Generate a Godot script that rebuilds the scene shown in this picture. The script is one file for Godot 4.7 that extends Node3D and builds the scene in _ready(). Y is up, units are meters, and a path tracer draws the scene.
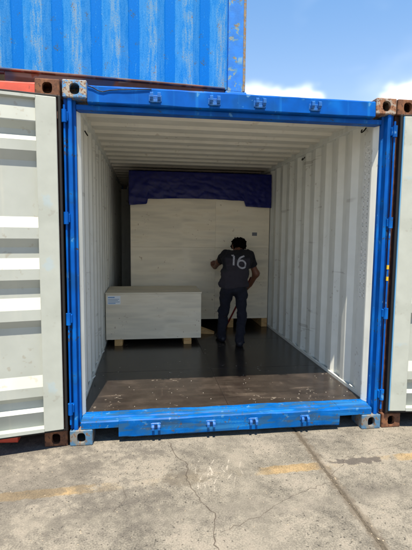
extends Node3D

const CW := 2.438
const CH := 2.591
const CL := 6.058
const FLOOR := 0.168

var M := {}
var names := {}
var meshes := {}
var rng := RandomNumberGenerator.new()

# ---------------------------------------------------------------- helpers
func new_st() -> SurfaceTool:
	var st := SurfaceTool.new()
	st.begin(Mesh.PRIMITIVE_TRIANGLES)
	st.set_smooth_group(-1)
	return st

func tri(st: SurfaceTool, a: Vector3, b: Vector3, c: Vector3, out: Vector3) -> void:
	var n := (c - a).cross(b - a)
	if n.dot(out) < 0.0:
		st.add_vertex(a); st.add_vertex(c); st.add_vertex(b)
	else:
		st.add_vertex(a); st.add_vertex(b); st.add_vertex(c)

func quad(st: SurfaceTool, a: Vector3, b: Vector3, c: Vector3, d: Vector3, out: Vector3) -> void:
	tri(st, a, b, c, out)
	tri(st, a, c, d, out)

# a box with chamfered edges
func cbox(st: SurfaceTool, lo: Vector3, hi: Vector3, bev := 0.003, skip_front := false) -> void:
	var c := (lo + hi) * 0.5
	var h := (hi - lo) * 0.5
	bev = min(bev, min(h.x, min(h.y, h.z)) * 0.6)
	var hb := h - Vector3.ONE * bev
	for a in 3:
		var b := (a + 1) % 3
		var d := (a + 2) % 3
		for s in [-1.0, 1.0]:
			if skip_front and a == 2 and s > 0.0:
				continue
			var q: Array[Vector3] = []
			for w in [[-1, -1], [1, -1], [1, 1], [-1, 1]]:
				var v := Vector3.ZERO
				v[a] = s * h[a]; v[b] = w[0] * hb[b]; v[d] = w[1] * hb[d]
				q.append(c + v)
			var o := Vector3.ZERO
			o[a] = s
			quad(st, q[0], q[1], q[2], q[3], o)
		# edges between the faces a and b, along d
		for s in [-1.0, 1.0]:
			for t in [-1.0, 1.0]:
				var q2: Array[Vector3] = []
				for w in [[0, -1], [0, 1], [1, 1], [1, -1]]:
					var v := Vector3.ZERO
					v[d] = w[1] * hb[d]
					if w[0] == 0:
						v[a] = s * h[a]; v[b] = t * hb[b]
					else:
						v[a] = s * hb[a]; v[b] = t * h[b]
					q2.append(c + v)
				var o2 := Vector3.ZERO
				o2[a] = s; o2[b] = t
				quad(st, q2[0], q2[1], q2[2], q2[3], o2)
	for x in [-1.0, 1.0]:
		for y in [-1.0, 1.0]:
			for z in [-1.0, 1.0]:
				var o3 := Vector3(x, y, z)
				tri(st, c + o3 * Vector3(h.x, hb.y, hb.z), c + o3 * Vector3(hb.x, h.y, hb.z), c + o3 * Vector3(hb.x, hb.y, h.z), o3)

# prism: closed 2-D outline pushed along an axis ("x": outline is (z, y); "y": (x, z); "z": (x, y))
func at_axis(axis: String, p: Vector2, t: float) -> Vector3:
	if axis == "x": return Vector3(t, p.y, p.x)
	if axis == "y": return Vector3(p.x, t, p.y)
	return Vector3(p.x, p.y, t)

func prism(st: SurfaceTool, pts: PackedVector2Array, axis: String, t0: float, t1: float) -> void:
	var n := pts.size()
	var area := 0.0
	for i in n:
		area += pts[i].cross(pts[(i + 1) % n])
	for i in n:
		var p := pts[i]
		var q := pts[(i + 1) % n]
		var e := q - p
		var o2 := Vector2(e.y, -e.x) * signf(area)
		quad(st, at_axis(axis, p, t0), at_axis(axis, q, t0), at_axis(axis, q, t1), at_axis(axis, p, t1), at_axis(axis, o2, 0.0))
	var idx := Geometry2D.triangulate_polygon(pts)
	for k in range(0, idx.size(), 3):
		for e in [[t0, signf(t0 - t1)], [t1, signf(t1 - t0)]]:
			tri(st, at_axis(axis, pts[idx[k]], e[0]), at_axis(axis, pts[idx[k + 1]], e[0]), at_axis(axis, pts[idx[k + 2]], e[0]), at_axis(axis, Vector2.ZERO, e[1]))

# prism along x whose outline wavers slightly, as beaten steel does
func wavy(st: SurfaceTool, pts: PackedVector2Array, t0: float, t1: float, amp: float, sd: int) -> void:
	var fn := FastNoiseLite.new()
	fn.seed = sd
	fn.frequency = 2.2
	fn.fractal_octaves = 3
	var n := pts.size()
	var segs := int((t1 - t0) / 0.03)
	var area := 0.0
	for i in n: area += pts[i].cross(pts[(i + 1) % n])
	var rings: Array = []
	for k in segs + 1:
		var t := lerpf(t0, t1, float(k) / segs)
		var ring: Array[Vector3] = []
		for i in n:
			var w := Vector2(fn.get_noise_2d(t, i * 0.35), fn.get_noise_2d(t, 30.0 + i * 0.35)) * amp * 2.0
			ring.append(at_axis("x", pts[i] + w, t))
		rings.append(ring)
	for k in segs:
		for i in n:
			var j := (i + 1) % n
			var e := pts[j] - pts[i]
			quad(st, rings[k][i], rings[k][j], rings[k + 1][j], rings[k + 1][i], at_axis("x", Vector2(e.y, -e.x) * signf(area), 0.0))
	var idx := Geometry2D.triangulate_polygon(pts)
	for q in range(0, idx.size(), 3):
		tri(st, rings[0][idx[q]], rings[0][idx[q + 1]], rings[0][idx[q + 2]], Vector3.LEFT)
		tri(st, rings[segs][idx[q]], rings[segs][idx[q + 1]], rings[segs][idx[q + 2]], Vector3.RIGHT)

func tube(st: SurfaceTool, a: Vector3, b: Vector3, ra: float, rb: float, n := 14, caps := true) -> void:
	var d := (b - a).normalized()
	var u := d.cross(Vector3(0.3, 0.9, 0.31)).normalized()
	var v := d.cross(u)
	for i in n:
		var t0 := TAU * i / n
		var t1 := TAU * (i + 1) / n
		var o0 := u * cos(t0) + v * sin(t0)
		var o1 := u * cos(t1) + v * sin(t1)
		st.set_smooth_group(1)
		quad(st, a + o0 * ra, a + o1 * ra, b + o1 * rb, b + o0 * rb, o0 + o1)
		st.set_smooth_group(-1)
		if caps:
			tri(st, a, a + o0 * ra, a + o1 * ra, -d)
			tri(st, b, b + o0 * rb, b + o1 * rb, d)

func commit(st: SurfaceTool, into: ArrayMesh = null) -> ArrayMesh:
	st.generate_normals()
	return st.commit(into) if into else st.commit()

func put(parent: Node, called: String, mesh: Mesh, mats, at := Vector3.ZERO) -> MeshInstance3D:
	var o := MeshInstance3D.new()
	o.name = called
	o.mesh = mesh
	if mats is Array:
		for i in mats.size(): o.set_surface_override_material(i, mats[i])
	else:
		for i in mesh.get_surface_count(): o.set_surface_override_material(i, mats)
	o.position = at
	parent.add_child(o, true)
	return o

func group_node(parent: Node, called: String, at := Vector3.ZERO) -> Node3D:
	var o := Node3D.new()
	o.name = called
	o.position = at
	parent.add_child(o, true)
	return o

func tag(o: Node, label: String, category: String, group := "") -> void:
	o.set_meta("label", label)
	o.set_meta("category", category)
	if group != "": o.set_meta("group", group)

# ---------------------------------------------------------------- textures
func noise(sd: int, freq: float, oct: int, w: int, h: int, kind := FastNoiseLite.TYPE_SIMPLEX_SMOOTH, stretch := Vector2i.ONE) -> PackedByteArray:
	var n := FastNoiseLite.new()
	n.seed = sd
	n.frequency = freq
	n.noise_type = kind
	n.fractal_type = FastNoiseLite.FRACTAL_FBM if oct > 1 else FastNoiseLite.FRACTAL_NONE
	n.fractal_octaves = oct
	var im := n.get_seamless_image(w / stretch.x, h / stretch.y, false, false, 0.12, true)
	im.convert(Image.FORMAT_L8)
	if stretch != Vector2i.ONE:
		im.resize(w, h, Image.INTERPOLATE_CUBIC)
	return im.get_data()

func ss(a: float, b: float, x: float) -> float:
	var t: float = clampf((x - a) / (b - a), 0.0, 1.0)
	return t * t * (3.0 - 2.0 * t)

# base colour with layers; each layer: [noise bytes, low, high, colour, strength] (low > high turns it round)
func layered(w: int, h: int, base: Color, var_noise: PackedByteArray, vary: float, layers: Array) -> ImageTexture:
	var out := PackedByteArray()
	out.resize(w * h * 3)
	# work in rows of 0..255 tables, so that each layer costs a look-up
	var R := PackedFloat32Array()
	R.resize(w * h)
	var G := R.duplicate()
	var B := R.duplicate()
	for i in w * h:
		var f := 1.0 + (var_noise[i] / 127.5 - 1.0) * vary
		R[i] = base.r * f
		G[i] = base.g * f
		B[i] = base.b * f
	for L in layers:
		var nb: PackedByteArray = L[0]
		var c: Color = L[3]
		var lut := PackedFloat32Array()
		var mlut := PackedFloat32Array()
		for q in 256:
			lut.append(ss(L[1], L[2], q / 255.0) * float(L[4]))
			mlut.append(ss(0.50, 0.74, q / 255.0))
		var masked: bool = L.size() > 5
		var mk: PackedByteArray = L[5] if masked else nb
		for i in w * h:
			var t := lut[nb[i]]
			if t < 0.003: continue
			if masked: t *= mlut[mk[i]]
			R[i] += (c.r - R[i]) * t
			G[i] += (c.g - G[i]) * t
			B[i] += (c.b - B[i]) * t
	for i in w * h:
		out[i * 3] = clampi(int(R[i] * 255.0), 0, 255)
		out[i * 3 + 1] = clampi(int(G[i] * 255.0), 0, 255)
		out[i * 3 + 2] = clampi(int(B[i] * 255.0), 0, 255)
	var im := Image.create_from_data(w, h, false, Image.FORMAT_RGB8, out)
	return ImageTexture.create_from_image(im)

func gray_tex(w: int, h: int, d: PackedByteArray) -> ImageTexture:
	return ImageTexture.create_from_image(Image.create_from_data(w, h, false, Image.FORMAT_L8, d))

func mat(tex: Texture2D, rough := 0.7, tile := 1.0, bump: Texture2D = null, bump_cm := 0.05, metal := 0.0, spec := 0.5) -> StandardMaterial3D:
	var m := StandardMaterial3D.new()
	m.albedo_texture = tex
	m.roughness = rough
	m.metallic = metal
	m.metallic_specular = spec
	if tile > 0.0:
		m.uv1_triplanar = true
		m.uv1_scale = Vector3.ONE / tile
		m.uv1_triplanar_sharpness = 6.0
	if bump:
		m.heightmap_enabled = true
		m.heightmap_texture = bump
		m.heightmap_scale = bump_cm
	return m

func plain(c: Color, rough := 0.6, metal := 0.0, spec := 0.5) -> StandardMaterial3D:
	var m := StandardMaterial3D.new()
	m.albedo_color = c
	m.roughness = rough
	m.metallic = metal
	m.metallic_specular = spec
	return m

func make_materials() -> void:
	var S := 448
	var fine := noise(1, 0.12, 3, S, S)
	var mid := noise(2, 0.02, 4, S, S)
	var big := noise(3, 0.006, 3, S, S)
	var spot := noise(4, 0.035, 5, S, S)
	var spot2 := noise(5, 0.05, 4, S, S)
	var vstreak := noise(6, 0.03, 4, S, S, FastNoiseLite.TYPE_SIMPLEX_SMOOTH, Vector2i(1, 16))
	var hstreak := noise(7, 0.03, 4, S, S, FastNoiseLite.TYPE_SIMPLEX_SMOOTH, Vector2i(16, 1))
	var scuff0 := noise(15, 0.02, 5, S, S, FastNoiseLite.TYPE_SIMPLEX_SMOOTH, Vector2i(3, 1))
	var grime := noise(16, 0.03, 5, S, S, FastNoiseLite.TYPE_SIMPLEX_SMOOTH, Vector2i(4, 1))
	var big2 := noise(9, 0.008, 3, S, S)
	var fine_t := gray_tex(S, S, fine)
	var mid_t := gray_tex(S, S, mid)
	var rust := Color(0.36, 0.21, 0.13)
	var dark_rust := Color(0.20, 0.12, 0.09)
	# blue frame paint of the open container
	M.blue = mat(layered(S, S, Color(0.0, 0.305, 0.635), mid, 0.07, [
		[big2, 0.50, 0.80, Color(0.05, 0.27, 0.50), 0.6],
		[big, 0.50, 0.85, Color(0.03, 0.44, 0.78), 0.6], [vstreak, 0.66, 0.9, Color(0.14, 0.48, 0.76), 0.4],
		[spot, 0.74, 0.79, Color(0.50, 0.62, 0.72), 0.6, big2], [spot2, 0.74, 0.80, rust, 0.8, big]]), 0.45, 1.3, fine_t, 0.012, 0.0, 0.25)
	M.blue_sill = mat(layered(S, S, Color(0.0, 0.325, 0.61), mid, 0.10, [
		[scuff0, 0.50, 0.70, Color(0.13, 0.31, 0.50), 0.65], [grime, 0.62, 0.72, Color(0.30, 0.30, 0.32), 0.45],
		[hstreak, 0.56, 0.8, Color(0.22, 0.50, 0.72), 0.5], [fine, 0.66, 0.8, Color(0.38, 0.53, 0.66), 0.3, big],
		[spot, 0.66, 0.74, Color(0.58, 0.63, 0.68), 0.6, big2], [spot2, 0.70, 0.78, Color(0.42, 0.25, 0.19), 0.65, big]]), 0.5, 1.1, fine_t, 0.02, 0.0, 0.25)
	M.keeper = mat(layered(S, S, Color(0.06, 0.36, 0.66), mid, 0.10, [[mid, 0.55, 0.8, Color(0.36, 0.52, 0.70), 0.6], [spot2, 0.7, 0.76, rust, 0.5]]), 0.45, 0.3, fine_t, 0.02)
	# blue casting where much paint is gone
	M.blue_rust = mat(layered(S, S, Color(0.27, 0.42, 0.54), mid, 0.12, [
		[big, 0.42, 0.60, Color(0.47, 0.44, 0.40), 0.8], [mid, 0.60, 0.70, Color(0.45, 0.33, 0.24), 0.8], [spot, 0.66, 0.73, rust, 0.8, big2]]), 0.75, 0.45, fine_t, 0.05)
	M.blue_pale = mat(layered(S, S, Color(0.33, 0.52, 0.70), mid, 0.12, [
		[big, 0.48, 0.56, Color(0.62, 0.57, 0.50), 0.9], [mid, 0.62, 0.70, Color(0.47, 0.34, 0.25), 0.85], [spot, 0.68, 0.75, rust, 0.8]]), 0.75, 0.30, fine_t, 0.05)
	M.pale_rust = mat(layered(S, S, Color(0.60, 0.56, 0.52), mid, 0.12, [
		[big, 0.45, 0.60, Color(0.52, 0.34, 0.22), 0.85], [mid, 0.60, 0.72, rust, 0.8], [spot2, 0.70, 0.76, dark_rust, 0.6]]), 0.75, 0.30, fine_t, 0.05)
	M.rust = mat(layered(S, S, Color(0.39, 0.25, 0.17), mid, 0.25, [
		[big, 0.45, 0.7, Color(0.48, 0.32, 0.21), 0.8], [mid, 0.58, 0.75, dark_rust, 0.7], [fine, 0.74, 0.85, Color(0.55, 0.43, 0.34), 0.4]]), 0.85, 0.4, fine_t, 0.07)
	M.red = mat(layered(S, S, Color(0.74, 0.29, 0.21), mid, 0.07, [
		[vstreak, 0.65, 0.85, Color(0.80, 0.45, 0.37), 0.4], [spot, 0.72, 0.78, Color(0.45, 0.2, 0.14), 0.6, big2]]), 0.6, 0.9, fine_t, 0.02)
	M.brown = mat(layered(S, S, Color(0.29, 0.18, 0.15), mid, 0.2, [
		[mid, 0.58, 0.75, Color(0.38, 0.25, 0.18), 0.7], [spot2, 0.70, 0.77, dark_rust, 0.8, big]]), 0.7, 0.7, fine_t, 0.03)
	M.rail_brown = mat(layered(S, S, Color(0.36, 0.23, 0.18), mid, 0.2, [
		[hstreak, 0.48, 0.66, Color(0.50, 0.44, 0.42), 0.75], [mid, 0.58, 0.68, Color(0.45, 0.23, 0.15), 0.8], [big, 0.55, 0.7, Color(0.16, 0.22, 0.36), 0.8]]), 0.8, 1.6, fine_t, 0.04)
	M.post_worn = mat(layered(S, S, Color(0.06, 0.43, 0.76), mid, 0.08, [
		[vstreak, 0.60, 0.76, Color(0.60, 0.64, 0.62), 0.65, big2], [spot, 0.58, 0.70, Color(0.58, 0.56, 0.46), 0.7, big], [spot, 0.64, 0.70, Color(0.60, 0.52, 0.37), 0.6, big2], [spot2, 0.68, 0.74, Color(0.52, 0.36, 0.22), 0.8, big2]]), 0.65, 0.9, fine_t, 0.03)
	M.rust_edge = mat(layered(S, S, Color(0.50, 0.45, 0.36), mid, 0.2, [
		[spot, 0.5, 0.62, Color(0.52, 0.37, 0.22), 0.8], [spot2, 0.62, 0.7, Color(0.25, 0.48, 0.74), 0.7]]), 0.8, 0.5, fine_t, 0.05)
	# white paint of the doors
	M.white = mat(layered(S, S, Color(0.645, 0.665, 0.64), mid, 0.02, [
		[big, 0.50, 0.9, Color(0.605, 0.625, 0.592), 0.6], [vstreak, 0.68, 0.95, Color(0.72, 0.72, 0.67), 0.4], [spot2, 0.74, 0.80, Color(0.55, 0.52, 0.46), 0.4, big2]]), 0.55, 1.7, fine_t, 0.008)
	M.white_stile = mat(layered(S, S, Color(0.65, 0.67, 0.64), mid, 0.025, [
		[big, 0.5, 0.8, Color(0.61, 0.63, 0.597), 0.6], [mid, 0.60, 0.8, Color(0.58, 0.68, 0.75), 0.35, big2], [spot2, 0.72, 0.80, Color(0.55, 0.54, 0.50), 0.35, big]]), 0.55, 1.3, fine_t, 0.015)
	# grey-white paint inside
	M.inner = mat(layered(S, S, Color(0.895, 0.905, 0.875), mid, 0.02, [
		[vstreak, 0.58, 0.9, Color(0.80, 0.81, 0.78), 0.5], [big, 0.52, 0.85, Color(0.86, 0.87, 0.84), 0.6], [hstreak, 0.78, 0.86, Color(0.55, 0.54, 0.51), 0.35, big2], [spot2, 0.76, 0.84, Color(0.55, 0.51, 0.46), 0.35, big]]), 0.5, 1.9, fine_t, 0.008)
	M.ceiling = mat(layered(S, S, Color(0.90, 0.885, 0.83), mid, 0.025, [
		[big, 0.55, 0.85, Color(0.86, 0.845, 0.79), 0.6], [spot2, 0.74, 0.80, Color(0.55, 0.48, 0.40), 0.35, big2]]), 0.55, 2.1, fine_t, 0.008)
	# phenolic plywood floor: dark brown, worn
	var grain := noise(11, 0.05, 4, S, S, FastNoiseLite.TYPE_SIMPLEX_SMOOTH, Vector2i(12, 1))
	var scuff := noise(12, 0.014, 5, S, S)
	M.floor = mat(layered(S, S, Color(0.185, 0.163, 0.148), grain, 0.16, [
		[scuff, 0.45, 0.9, Color(0.265, 0.235, 0.215), 0.6], [hstreak, 0.70, 0.82, Color(0.42, 0.38, 0.34), 0.45, big], [vstreak, 0.74, 0.84, Color(0.40, 0.36, 0.33), 0.4, big2],
		[scuff, 0.40, 0.1, Color(0.15, 0.125, 0.115), 0.6], [spot2, 0.76, 0.82, Color(0.55, 0.52, 0.48), 0.6, big]]), 0.23, 1.7, gray_tex(S, S, grain), 0.02)
	# plywood of the crates
	var ply := noise(13, 0.02, 5, S, S, FastNoiseLite.TYPE_SIMPLEX_SMOOTH, Vector2i(8, 1))
	var knots := noise(14, 0.018, 2, S, S, FastNoiseLite.TYPE_CELLULAR)
	M.ply = mat(layered(S, S, Color(0.91, 0.875, 0.785), ply, 0.07, [
		[ply, 0.62, 0.9, Color(0.86, 0.815, 0.715), 0.6], [big, 0.6, 0.9, Color(0.92, 0.89, 0.81), 0.6], [spot, 0.78, 0.86, Color(0.56, 0.46, 0.35), 0.5, big2]]), 0.75, 1.5, gray_tex(S, S, ply), 0.02)
	M.ply2 = mat(layered(S, S, Color(0.905, 0.87, 0.78), ply, 0.09, [
		[ply, 0.55, 0.85, Color(0.845, 0.80, 0.70), 0.6], [spot2, 0.78, 0.86, Color(0.54, 0.44, 0.34), 0.5, big]]), 0.75, 1.3, gray_tex(S, S, ply), 0.02)
	M.timber = mat(layered(S, S, Color(0.80, 0.65, 0.43), ply, 0.16, [
		[ply, 0.6, 0.85, Color(0.66, 0.49, 0.30), 0.7], [spot, 0.76, 0.84, Color(0.45, 0.30, 0.18), 0.8]]), 0.75, 0.35, gray_tex(S, S, ply), 0.04)
	M.timber_dark = mat(layered(S, S, Color(0.42, 0.33, 0.23), ply, 0.16, [
		[spot, 0.6, 0.8, Color(0.30, 0.22, 0.15), 0.7]]), 0.8, 0.35, gray_tex(S, S, ply), 0.04)
	M.tarp = mat(layered(S, S, Color(0.01, 0.055, 0.36), mid, 0.12, [
		[vstreak, 0.6, 0.9, Color(0.02, 0.085, 0.44), 0.5]]), 0.42, 0.5, fine_t, 0.02, 0.0, 0.4)
	M.rubber = plain(Color(0.055, 0.055, 0.06), 0.7)
	M.steel_dark = plain(Color(0.12, 0.11, 0.10), 0.5, 0.6)
	M.yellow = plain(Color(0.80, 0.66, 0.12), 0.6)
	M.edge_blue = plain(Color(0.36, 0.62, 0.80), 0.5)
	M.paper = plain(Color(0.92, 0.95, 0.97), 0.7)
	M.chip = plain(Color(0.82, 0.80, 0.76), 0.8)
	M.stone = plain(Color(0.62, 0.57, 0.49), 0.9)
	M.ink_blue = plain(Color(0.42, 0.60, 0.80), 0.7)
	M.ink_pale = plain(Color(0.62, 0.70, 0.78), 0.7)
	M.ink_grey = plain(Color(0.42, 0.44, 0.46), 0.7)
	M.scribble = plain(Color(0.97, 0.97, 0.95), 0.7)
	# clothes and skin
	M.skin = mat(layered(S, S, Color(0.43, 0.275, 0.20), mid, 0.05, []), 0.55, 0.3)
	M.hair = mat(layered(S, S, Color(0.03, 0.027, 0.027), vstreak, 0.5, []), 0.85, 0.12, gray_tex(S, S, vstreak), 0.3, 0.0, 0.15)
	var cloth := mat(layered(S, S, Color(0.98, 0.98, 0.98), fine, 0.08, []), 0.92, 0.2, fine_t, 0.03)
	cloth.vertex_color_use_as_albedo = true
	M.shirt = cloth
	M.jeans = mat(layered(S, S, Color(0.06, 0.07, 0.125), fine, 0.15, [[mid, 0.55, 0.85, Color(0.11, 0.13, 0.21), 0.6]]), 0.9, 0.25, fine_t, 0.05)
	M.shoe = mat(layered(S, S, Color(0.07, 0.08, 0.13), mid, 0.2, []), 0.6, 0.2)
	M.print = mat(layered(S, S, Color(0.70, 0.70, 0.72), mid, 0.08, [[spot2, 0.55, 0.66, Color(0.22, 0.22, 0.24), 0.8]]), 0.85, 0.16)
	M.pole = plain(Color(0.42, 0.055, 0.05), 0.4)
	make_upper_wall(vstreak)
	make_ground_materials()

# side of the stacked container: rubbed crowns of the corrugation, chalky slopes, fresh paint in the grooves
func make_upper_wall(_v: PackedByteArray) -> void:
	var w := 768
	var h := 768
	var scratch := noise(31, 0.05, 5, w, h, FastNoiseLite.TYPE_SIMPLEX_SMOOTH, Vector2i(1, 6))
	var grit := noise(32, 0.14, 3, w, h)
	var blot := noise(33, 0.012, 5, w, h)
	var out := PackedByteArray()
	out.resize(w * h * 3)
	for y in h:
		for x in w:
			var i := y * w + x
			var p := fposmod(float(x) / 192.0, 1.0)
			var s := scratch[i] / 255.0
			var g := grit[i] / 255.0
			var bl := blot[i] / 255.0
			# crown around p = 0.13, groove around p = 0.63
			var crown := 1.0 - ss(0.10, 0.19, absf(p - 0.13))
			var groove := 1.0 - ss(0.12, 0.17, absf(p - 0.63))
			# one blue paint, chalked in patches where weather and ropes reach it, rubbed to grey primer on the crowns
			var c := Color(0.0, 0.40, 0.73)
			var chalk := ss(0.22, 0.80, s * 0.35 + g * 0.25 + bl * 0.25 + (0.25 - 0.50 * groove))
			c = c.lerp(Color(0.25, 0.52, 0.76), chalk * 0.85)
			var rub := crown * ss(0.36, 0.80, s * 0.45 + g * 0.30 + bl * 0.35)
			c = c.lerp(Color(0.50, 0.57, 0.65), rub * 0.62)
			c = c.lerp(Color(0.56, 0.51, 0.46), rub * ss(0.55, 0.75, g) * 0.28)
			var fl := ss(0.72, 0.82, g * 0.4 + s * 0.6)
			c = c.lerp(Color(0.60, 0.63, 0.65), fl * 0.4)
			var ru := ss(0.70, 0.76, bl * 0.6 + g * 0.4)
			c = c.lerp(Color(0.40, 0.25, 0.17), ru * 0.6)
			var f := 0.95 + 0.1 * g
			out[i * 3] = int(clampf(c.r * f, 0, 1) * 255.0)
			out[i * 3 + 1] = int(clampf(c.g * f, 0, 1) * 255.0)
			out[i * 3 + 2] = int(clampf(c.b * f, 0, 1) * 255.0)
	var im := Image.create_from_data(w, h, false, Image.FORMAT_RGB8, out)
	M.upper_wall = mat(ImageTexture.create_from_image(im), 0.6, 0.0, null, 0.0, 0.0, 0.2)

# ---------------------------------------------------------------- ground texture (4.2 m by 2.1 m, from x -1.2, z -0.35)
func seg_dist(p: Vector2, a: Vector2, b: Vector2) -> float:
	var ab := b - a
	var t: float = clampf((p - a).dot(ab) / ab.length_squared(), 0.0, 1.0)
	return p.distance_to(a + ab * t)

func stroke(img: PackedFloat32Array, w: int, h: int, pts: Array, width: float, strength: float, jitter := 0.0) -> void:
	# pts in metres (x, z); width in metres
	var sc := w / 4.2
	var poly: Array = []
	for i in pts.size() - 1:
		var a: Vector2 = pts[i]
		var b: Vector2 = pts[i + 1]
		var n: int = maxi(1, int(a.distance_to(b) / 0.03))
		for k in n:
			var p := a.lerp(b, float(k) / n)
			poly.append(p + Vector2(rng.randf_range(-1, 1), rng.randf_range(-1, 1)) * jitter)
	poly.append(pts[pts.size() - 1])
	for i in poly.size() - 1:
		var a: Vector2 = (poly[i] - Vector2(-1.2, -0.35)) * sc
		var b: Vector2 = (poly[i + 1] - Vector2(-1.2, -0.35)) * sc
		var r := width * sc * rng.randf_range(0.6, 1.25)
		var m := int(ceil(r + 1))
		for y in range(maxi(0, int(minf(a.y, b.y)) - m), mini(h - 1, int(maxf(a.y, b.y)) + m) + 1):
			for x in range(maxi(0, int(minf(a.x, b.x)) - m), mini(w - 1, int(maxf(a.x, b.x)) + m) + 1):
				var d := seg_dist(Vector2(x, y), a, b)
				var t := clampf((r - d) / 1.2 + 0.5, 0.0, 1.0) * strength
				var i2 := y * w + x
				if t > img[i2]: img[i2] = t

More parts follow.
